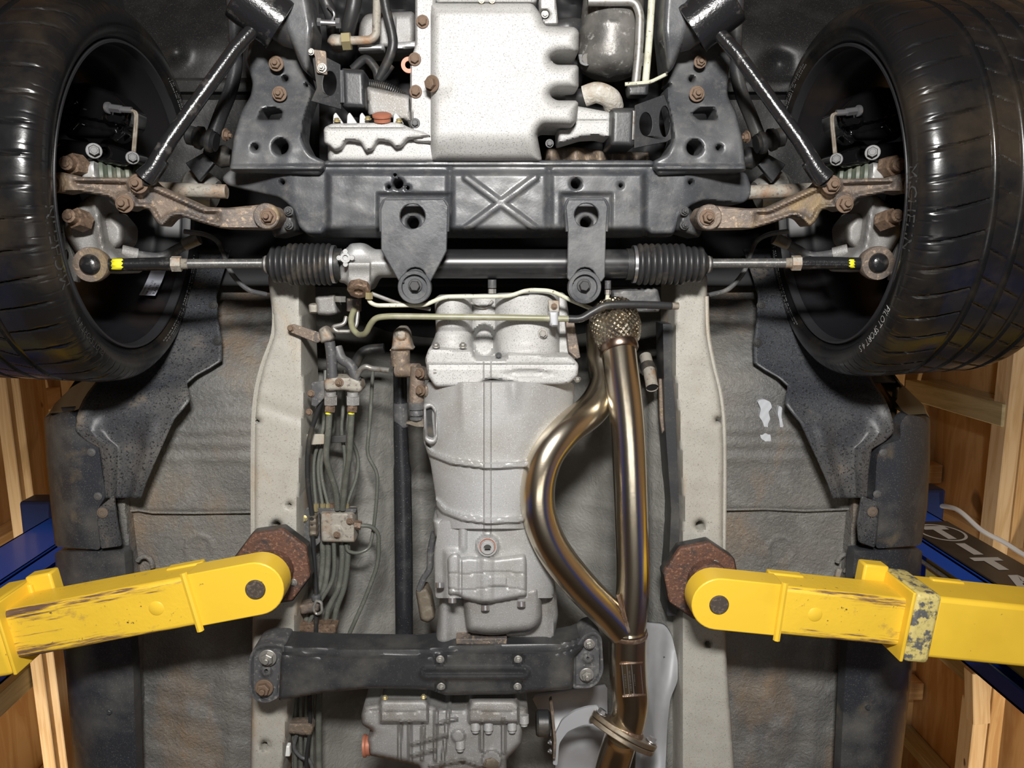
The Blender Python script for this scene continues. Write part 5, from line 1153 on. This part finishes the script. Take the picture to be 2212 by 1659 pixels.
for u0, w0, w1, du in ((.12, .32, .74, .09), (.38, .22, .86, .08), (.62, .34, .70, .04), (.80, .25, .78, .13)):
    t = w0
    while t < w1: 
        mk.add([pq(u0-du/2, t, .0016), pq(u0+du/2, t, .0016), pq(u0+du/2, t+.018, .0016), pq(u0-du/2, t+.018, .0016)], [(0, 1, 2, 3)]); t += rg.choice((.03, .04, .055))
mk.build('stamped_marks', MSTEEL, np_, smooth=False)
for yy in (0, 1): MB().tube([pq(-.1+1.2*k/10, yy*1.06-.03, .001) for k in range(11)], .0022, 8).build('weld', MWELD, ex)
# flange and rear pipe
d = Vector((P(1415, 1608, 1.27)-P(1282, 1534, 1.27))); d.normalize(); nrm = Vector((-d.y, d.x, -.25)).normalized(); d2 = nrm.cross(d)
fc = P(1349, 1578, HE)
def flange(off, mat, par, sc_=1.0):
    ol = []
    for k in range(40):
        a = 2*math.pi*k/40; r1 = .054*sc_+.012*abs(math.cos(a))**3; r2 = .041*sc_
        ol.append(d*r1*math.cos(a)*1.02+d2*r2*math.sin(a)*1.0)
    b = MB().loft([[fc+nrm*off+p for p in ol], [fc+nrm*(off+.009)+p for p in ol]]); return b.build('flange', mat, par, bevel=.0015)
MFL = M('flange_steel', (.42, .36, .28), .35, .9, [(60, .5, .7, (.3, .22, .14))])
flange(-.0045, MFL, ex)
MB().lathe(fc-nrm*.012, nrm, [(0, .0315), (.004, .034), (.010, .0345)], 40).build('weld', MWELD, ex)
for sg in (-1, 1):
    o = bolt(0, 0, 1, 1, MSTEEL, ex, 'plain'); o.matrix_basis = Matrix.LocRotScale(fc+d*sg*.054-nrm*.0055, (-nrm).to_track_quat('-Z', 'Y'), Vector((.0105,)*3))
rp = thing('rear_exhaust_pipe', 'gold tinted exhaust pipe leaving below the bolted flange', 'exhaust pipe', P(1330, 1640, 1.28))
MB().tube(smooth_path([fc+nrm*.004, P(1340, 1600, HE+.01), P(1322, 1660, HE+.02), P(1298, 1760, HE+.03)], 8), .0305, 48).build('pipe', MSS, rp)
flange(.0055, MFL, rp)
hg = thing('exhaust_hanger', 'light grey steel hanger bracket beside the exhaust flange', 'bracket', P(1240, 1560, 1.3))
plate('strap', [(1294, 1526), (1268, 1528), (1240, 1537), (1214, 1556), (1200, 1585), (1194, 1652), (1204, 1654), (1208, 1606), (1226, 1580), (1258, 1566), (1292, 1562)], lambda x, y: 1.285+.0003*(1294-x), .006, MGREY, hg, fil=8)
for p in ((1190, 1603), (1190, 1622)): bolt(*p, 1.30, 14, MSTEEL, hg, 'stud', dirv=(-1, .1, -.2))
plate('hanger_plate', [(1190, 1540), (1196, 1535), (1202, 1600), (1200, 1640), (1194, 1640), (1196, 1600)], 1.295, .05, MRUST, hg)
MB().lathe(P(1158, 1562, 1.34), (1, .02, 0), [(0, .021), (.004, .024), (.022, .024), (.026, .021), (.028, .012)], 28).build('rubber_mount', MRUB, hg)
# heat shields
def hsh(x, y, d): return 1.395+.012*np.sin(x*.08+y*.01)+.010*np.sin(y*.03+x*.02)+.03*ss(-x, -1420, -1385)
hs = relief('heat_shield', [(1385, 1345), (1436, 1350), (1450, 1372), (1462, 1428), (1462, 1470), (1446, 1508), (1440, 1560), (1432, 1730), (1370, 1730), (1380, 1500)], hsh, MSHIELD, None, cell=5, skirt=.004, fil=10, holes=[(1436, 1420, 4)], solid=.002)
tag(hs, 'silver crumpled heat shield right of the exhaust collector', 'heat shield', 'heat shields')
hs = relief('heat_shield', [(1150, 1505), (1310, 1480), (1312, 1730), (1190, 1730), (1206, 1620)], lambda x, y, d: 1.44+.008*np.sin(y*.05), MSHIELD, None, cell=6, skirt=.004, solid=.002)
tag(hs, 'dull silver heat shield behind the grey hanger bracket', 'heat shield', 'heat shields')
hs = relief('heat_shield', [(1322, 628), (1420, 620), (1428, 655), (1424, 674), (1325, 676)], lambda x, y, d: 1.315+rnd(d, 5, .006), MHOSE, None, cell=4, skirt=.02, fil=5)
tag(hs, 'dark grey shield plate beside the flexible exhaust joint', 'heat shield', 'heat shields')
# ================================================================ fluid lines and brackets
HLn = 1.262
t = thing('power_steering_pipe', 'pale thin steel pipe running across above the gearbox', 'pipe', P(1000, 650, HLn))
MB().tube(bend([P(796, 634, HLn), P(797, 652, HLn), P(812, 660, HLn), P(918, 659, HLn), P(938, 650, HLn), P(962, 641, HLn), P(1100, 640, HLn), P(1140, 626, HLn), P(1190, 628, HLn), P(1232, 648, HLn+.01), P(1285, 670, HLn+.02)], .012), R(9.5, HLn), 12).build('pipe', MPALE, t)
MB().tube(bend([P(802, 634, HLn+.01), P(858, 655, HLn+.012), P(930, 668, HLn+.02)], .01), R(9, HLn), 10).build('pipe', MSTEELD, t)
MB().tube([P(797, 632, HLn-.004), P(797, 646, HLn-.004)], .0065, 6).build('nut', MBRASS, t)
t = thing('return_pipe', 'olive steel pipe crossing below, ending in a black rubber hose', 'pipe', P(1000, 690, 1.285))
MB().tube(bend([P(765, 668, 1.33), P(757, 690, 1.315), P(762, 712, 1.30), P(775, 724, 1.295), P(790, 722, 1.27), P(800, 700, 1.26), P(812, 686, 1.252), P(840, 683, 1.25), P(1100, 686, 1.25), P(1240, 689, 1.25)], .018), R(13.5, 1.25), 14).build('pipe', MOLIVE, t)
MB().tube(smooth_path([P(1228, 689, 1.25), P(1255, 688, 1.25), P(1280, 674, 1.25), P(1310, 660, 1.252), P(1360, 658, 1.255), P(1410, 659, 1.26), P(1450, 661, 1.265)], 6), R(17, 1.25), 14).build('hose', MRUB, t)
MB().tube([P(1448, 661, 1.265), P(1465, 661, 1.267)], R(15, 1.28), 12).build('end_cap', MPLUG, t)
relief('clip', [(1186, 672), (1206, 672), (1206, 706), (1188, 706)], lambda x, y, d: 1.24+rnd(d, 4, .006), MGREY, t, cell=3, skirt=.02, fil=3)
plate('clip_tab', [(1184, 648), (1208, 650), (1208, 675), (1186, 675)], 1.252, .006, MBRK, t, fil=3); bolt(1197, 662, 1.251, 14, MRUSTB, t, 'stud')
t = tag(MB().tube(bend([P(748, 684, 1.335), P(744, 700, 1.33), P(718, 706, 1.33), P(726, 716, 1.33), P(758, 716, 1.33), P(770, 704, 1.33), P(773, 672, 1.335)], .014), R(9, 1.33), 12).build('bent_pipe', MSTEELD), 'short grey pipe bent in a loop beside the pinion', 'pipe')
t = thing('steering_valve', 'dirty cast valve block below the left steering boot', 'valve', P(695, 670, 1.35))
relief('block', [(680, 640), (725, 634), (730, 678), (712, 682), (685, 680)], lambda x, y, d: 1.345+rnd(d, 8, .014), MALU2, t, cell=3, skirt=.04, fil=6)
relief('union', [(666, 656), (686, 656), (686, 678), (668, 678)], lambda x, y, d: 1.35+rnd(d, 5, .008), MBRK, t, cell=3, skirt=.03, fil=4)
MB().tube([P(735, 640, 1.345), P(735, 652, 1.345)], .010, 6).build('nut', MSTEELD, t); MB().tube([P(765, 645, 1.34), P(765, 672, 1.34)], .0125, 12).build('joint', MRUST, t)
for cx, cy, h in ((1063, 618, 1.30), (1313, 620, 1.285)):
    t = thing('breather_fitting', 'small grey breather fitting %s' % ('above the gearbox adaptor' if cx < 1200 else 'beside the flexible exhaust joint'), 'fitting', P(cx, cy, h), 'breather fittings')
    MB().tube([P(cx, cy-14, h), P(cx, cy+4, h)], R(19 if cx < 1200 else 14, h), 12).build('cap', MHOSE, t); n_ = MB(); n_.tube([P(cx, cy+6, h), P(cx, cy+16, h)], R(18 if cx < 1200 else 13, h), 6); n_.build('nut', MSTEELD, t)
    if cx > 1200: MB().tube([P(cx, cy+14, h), P(cx-3, cy+40, h)], R(9, h), 10).build('pipe', MPALE, t)
t = tag(MB().tube(bend([P(1010, 648, 1.31), P(1030, 664, 1.305), P(1052, 666, 1.305), P(1064, 650, 1.31)], .012), R(7, 1.3), 10).build('small_bracket_rod', MSTEELD), 'thin grey rod looped below the breather fitting', 'rod')
# clutch and brake hoses into the distribution bracket
t = thing('hose_clamp_bracket', 'rusty strap bracket clamping two hoses on the left rail', 'bracket', P(680, 725, 1.35))
plate('strap', [(622, 703), (634, 700), (690, 718), (692, 738), (684, 742), (622, 716)], 1.345, .004, MRUST, t, fil=4)
relief('clamp', [(688, 712), (700, 704), (712, 712), (722, 730), (716, 738), (692, 742)], lambda x, y, d: 1.335+rnd(d, 10, .014), MBRK, t, cell=3, skirt=.02, fil=5)
bolt(628, 709, 1.344, 15, MRUSTB, t, 'plain')
for nm, pts in (('straight', [(712, 738, 1.345), (716, 770, 1.345), (718, 818, 1.345)]), ('curved', [(728, 750, 1.355), (738, 775, 1.35), (758, 790, 1.345), (770, 822, 1.345)])):
    pipe('brake_hose', pts, 23, MHOSE, '%s grey rubber hose above the distribution bracket' % nm, 'hose', 'distribution hoses', sm=True)
pipe('dark_hose', [(760, 800, 1.40), (785, 760, 1.40), (830, 752, 1.40)], 22, MRUB, 'dark hose arching behind the clutch cylinder', 'hose', sm=True)
t = thing('line_bracket', 'dusty oval bracket holding two brake line unions', 'bracket', P(740, 832, 1.36))
relief('bar', [(699, 822), (712, 814), (760, 814), (780, 822), (784, 842), (776, 849), (740, 843), (702, 846)], lambda x, y, d: 1.335+rnd(d, 6, .008), MBRK, t, cell=3, skirt=.035, fil=6)
bolt(733, 826, 1.334, 19, MRUSTB, t, 'stud')
plate('arm', [(672, 826), (700, 822), (702, 858), (682, 880), (672, 876)], 1.36, .005, MHOSE, t, fil=3); bolt(672, 850, 1.358, 16, MRUSTB, t, 'plain'); bolt(668, 890, 1.36, 15, MRUSTB, t, 'plain')
for x in (714, 762):
    n_ = MB(); n_.lathe(P(x, 847, 1.345), (0, 1, 0), [(0, .010), (.006, .010), (.007, .0115)], 20); n_.tube([P(x, 856, 1.345), P(x, 874, 1.345)], .0122, 6); n_.build('union', MALU2, t)
    n_ = MB(); n_.tube([P(x-1, 874, 1.345), P(x-2, 889, 1.345)], .0095, 6); n_.build('union_nut', MRUSTB, t)
pipe('brake_line', [(712, 886, 1.345), (709, 940, 1.35), (703, 985, 1.36), (712, 1020, 1.375), (727, 1060, 1.39), (729, 1100, 1.40)], 14, MLINE, 'thick dark line from the left union down to the valve box', 'line', 'brake lines')
pipe('brake_line', [(760, 886, 1.345), (757, 940, 1.35), (755, 985, 1.36), (746, 1040, 1.38), (740, 1100, 1.40)], 14, MLINE, 'thick dark line from the right union down to the valve box', 'line', 'brake lines')
for cx in (710, 759): MB().tube([P(cx, 890, 1.345), P(cx, 894, 1.345)], R(14.6, 1.345), 12).build('paint_ring', MYTAPE, t)
vb = thing('valve_box', 'rusty brown proportioning valve box bolted to the tunnel', 'valve', P(730, 1140, 1.41))
relief('cover', [(692, 1106), (764, 1108), (768, 1172), (694, 1171)], lambda x, y, d: 1.395+rnd(d, 4, .006)+.004*rib(np.hypot(x-727, y-1150), 12, 3)*-1, MBRK, vb, cell=3, skirt=.04, fil=5)
plate('flange', [(686, 1098), (770, 1100), (768, 1108), (690, 1110)], 1.405, .012, MHOSE, vb, fil=2)
bolt(756, 1126, 1.394, 17, MRUSTB, vb, 'stud'); bolt(728, 1155, 1.392, 17, MRUSTB, vb, 'stud')
n_ = MB(); n_.tube([P(766, 1133, 1.405), P(780, 1135, 1.405)], .0085, 6); n_.build('union_nut', MRUSTB, vb)
for x, mt in ((683, MYTAPE), (697, MYTAPE), (709, MYTAPE), (718, MRUSTB), (734, MYTAPE), (748, MBRASS)):
    n_ = MB(); n_.tube([P(x, 1088, 1.412), P(x, 1104, 1.412)], .0052, 6); n_.build('union_nut', mt if mt is not MYTAPE else MBRASS, vb)
sb = thing('line_side_bracket', 'grey bracket with clip left of the valve box', 'bracket', P(672, 1145, 1.40))
plate('plate', [(652, 1110), (664, 1095), (690, 1104), (692, 1172), (668, 1192), (652, 1178)], 1.412, .005, MHOSE, sb, fil=4)
relief('clip', [(667, 1112), (684, 1112), (686, 1160), (668, 1160)], lambda x, y, d: 1.392+rnd(d, 4, .006)+.004*np.sin(y*.5)*.5, MPLUG, sb, cell=3, skirt=.02, fil=3)
bolt(657, 1120, 1.41, 16, MBRASS, sb, 'plain'); bolt(660, 1172, 1.41, 14, MBRASS, sb, 'plain')
def lab(i): return ['thin dark line nearest the chassis rail above the valve box', 'thin dark line second from the rail above the valve box', 'thin dark line third from the rail above the valve box', 'thin dark line fourth from the rail above the valve box', 'thin dark line rightmost of the bundle above the valve box'][i]
for i, (x0, xm, x1) in enumerate(((683, 680, 697), (697, 690, 707), (709, 697, 720), (734, 745, 738), (748, 772, 752))):
    pipe('brake_line', [(x0, 1092, 1.415), (xm-2, 1030, 1.425), (xm, 985, 1.43), (x1, 930, 1.43), (x1+3, 880, 1.435), (x1+6, 800, 1.45)], 8.5, MLINE, lab(i), 'line', 'brake lines', sm=True)
pipe('sleeved_line', [(700, 850, 1.37), (682, 900, 1.375), (668, 950, 1.38), (664, 1010, 1.385), (668, 1070, 1.39), (674, 1112, 1.395), (676, 1170, 1.40), (680, 1230, 1.40), (684, 1292, 1.40), (683, 1330, 1.40), (683, 1400, 1.40)], 11, MRUB, 'black sleeved line running the length of the left rail', 'line', sm=True)
pipe('brake_line', [(806, 790, 1.43), (800, 900, 1.43), (793, 972, 1.43), (797, 990, 1.43), (816, 1022, 1.43), (814, 1080, 1.43), (806, 1150, 1.43), (798, 1186, 1.43), (770, 1196, 1.42), (750, 1190, 1.415), (748, 1176, 1.415)], 8, MLINE, 'single thin line wandering down the tunnel wall into the valve box', 'line', 'brake lines', br=.03)
pipe('brake_line', [(778, 1135, 1.405), (802, 1136, 1.41), (818, 1152, 1.415), (818, 1215, 1.42), (790, 1290, 1.42), (748, 1384, 1.41), (735, 1420, 1.41)], 9.5, MLINE, 'line curving from the valve box side down to the crossmember', 'line', 'brake lines', br=.025)
for i, (x0, x1, nm) in enumerate(((696, 656, 'leftmost'), (708, 672, 'second'), (738, 698, 'fourth'), (750, 716, 'rightmost'))):
    pipe('fuel_line', [(x0, 1165, 1.425), (x0+1, 1210, 1.425), (x0-7, 1270, 1.425), (x1+10, 1320, 1.425), (x1, 1400, 1.425)], 13, MLINE, '%s of the dark lines fanning out below the valve box' % nm, 'line', 'fuel lines', sm=True)
pipe('fuel_line', [(721, 1168, 1.41), (722, 1230, 1.41), (714, 1262, 1.41), (690, 1302, 1.412), (668, 1345, 1.415), (650, 1400, 1.42)], 10, MLINE, 'thinner line crossing diagonally below the valve box', 'line', 'fuel lines', sm=True)
for i, x in enumerate((638, 650, 662, 674, 689)):
    pipe('fuel_line', [(x+12, 1400, 1.425), (x, 1500, 1.42), (x-1, 1580, 1.42), (x+1, 1720, 1.42)], 10 if i < 4 else 15, MLINE, '%s line of the bundle below the crossmember' % ['first', 'second', 'third', 'fourth', 'thick last'][i], 'line', 'fuel lines')
pipe('wiring_lead', [(668, 1480, 1.395), (670, 1540, 1.395), (668, 1590, 1.395), (662, 1640, 1.395), (664, 1720, 1.395)], 9, MRUB, 'black lead clipped over the lines below the crossmember', 'wiring', sm=True)
for nm, pts, h, lb in (('pipe_clip', [(645, 1306), (680, 1300), (692, 1304), (688, 1322), (650, 1328)], 1.39, 'crusty orange pipe clip beneath the left lift pad'), ('pipe_clip', [(640, 1350), (700, 1346), (729, 1348), (726, 1370), (700, 1376), (642, 1364)], 1.40, 'rusty band clip just above the crossmember'), ('pipe_clip', [(612, 1562), (672, 1560), (678, 1572), (672, 1590), (612, 1582)], 1.39, 'dusty pipe clip on the left rail below the crossmember')):
    o = relief(nm, pts, (lambda h: lambda x, y, d: h+rnd(d, 4, .005))(h), MRUST if '1350' not in str(pts) else MRUSTB, None, cell=3, skirt=.018, fil=4); tag(o, lb, 'clip', 'pipe clips')
cr = thing('ring_clamp', 'grey steel ring clamp around the sleeved line', 'clamp', P(690, 1312, 1.39))
MB().tube(bend([P(683, 1298, 1.388), P(694, 1300, 1.386), P(696, 1322, 1.386), P(683, 1328, 1.388), P(676, 1314, 1.388), P(683, 1298, 1.388)], .006), .0028, 8).build('ring', MSTEELD, cr)
MB().lathe(P(683, 1284, 1.398), (0, 1, 0), [(0, .006), (.003, .009), (.01, .009), (.012, .0065)], 16).build('boss', MHOSE, cr)
o = MB().box(P(620, 1619, 1.39), (.014, .022, .014)); tag(o.build('white_connector', MWHITE, bevel=.002), 'small white plastic connector by the bottom left rail', 'connector')
pipe('coil_lead', [(640, 1590, 1.40), (635, 1615, 1.40), (650, 1635, 1.40), (672, 1650, 1.40), (680, 1720, 1.40)], 9, MHOSE, 'grey lead curling past the white connector', 'wiring', sm=True)
plate('cross_strap', [(662, 938), (700, 938), (700, 960), (664, 962)], 1.40, .004, MRAIL, sb, fil=3); plate('cross_strap', [(700, 944), (748, 940), (748, 956), (700, 958)], 1.41, .004, MBLK2, sb, fil=3)
# drain nozzle on the right of the tunnel
t = thing('drain_nozzle', 'grey drain tube with black clamp right of the exhaust', 'drain tube', P(1405, 810, 1.40))
MB().tube([P(1394, 770, 1.45), P(1402, 800, 1.42), P(1409, 838, 1.39)], .0115, 18, cap=False).build('tube', MBRK, t)
MB().tube([P(1398, 790, 1.432), P(1402, 802, 1.42)], .0145, 18).build('clamp', MRUB, t)
MB().lathe(P(1408.5, 836, 1.392), P(1409, 838, 1.39)-P(1402, 800, 1.42), [(0, .0098), (.001, .0098)], 18).build('bore_shade', MVOID, t)  # black disc in the tube mouth, the shade inside put into colour
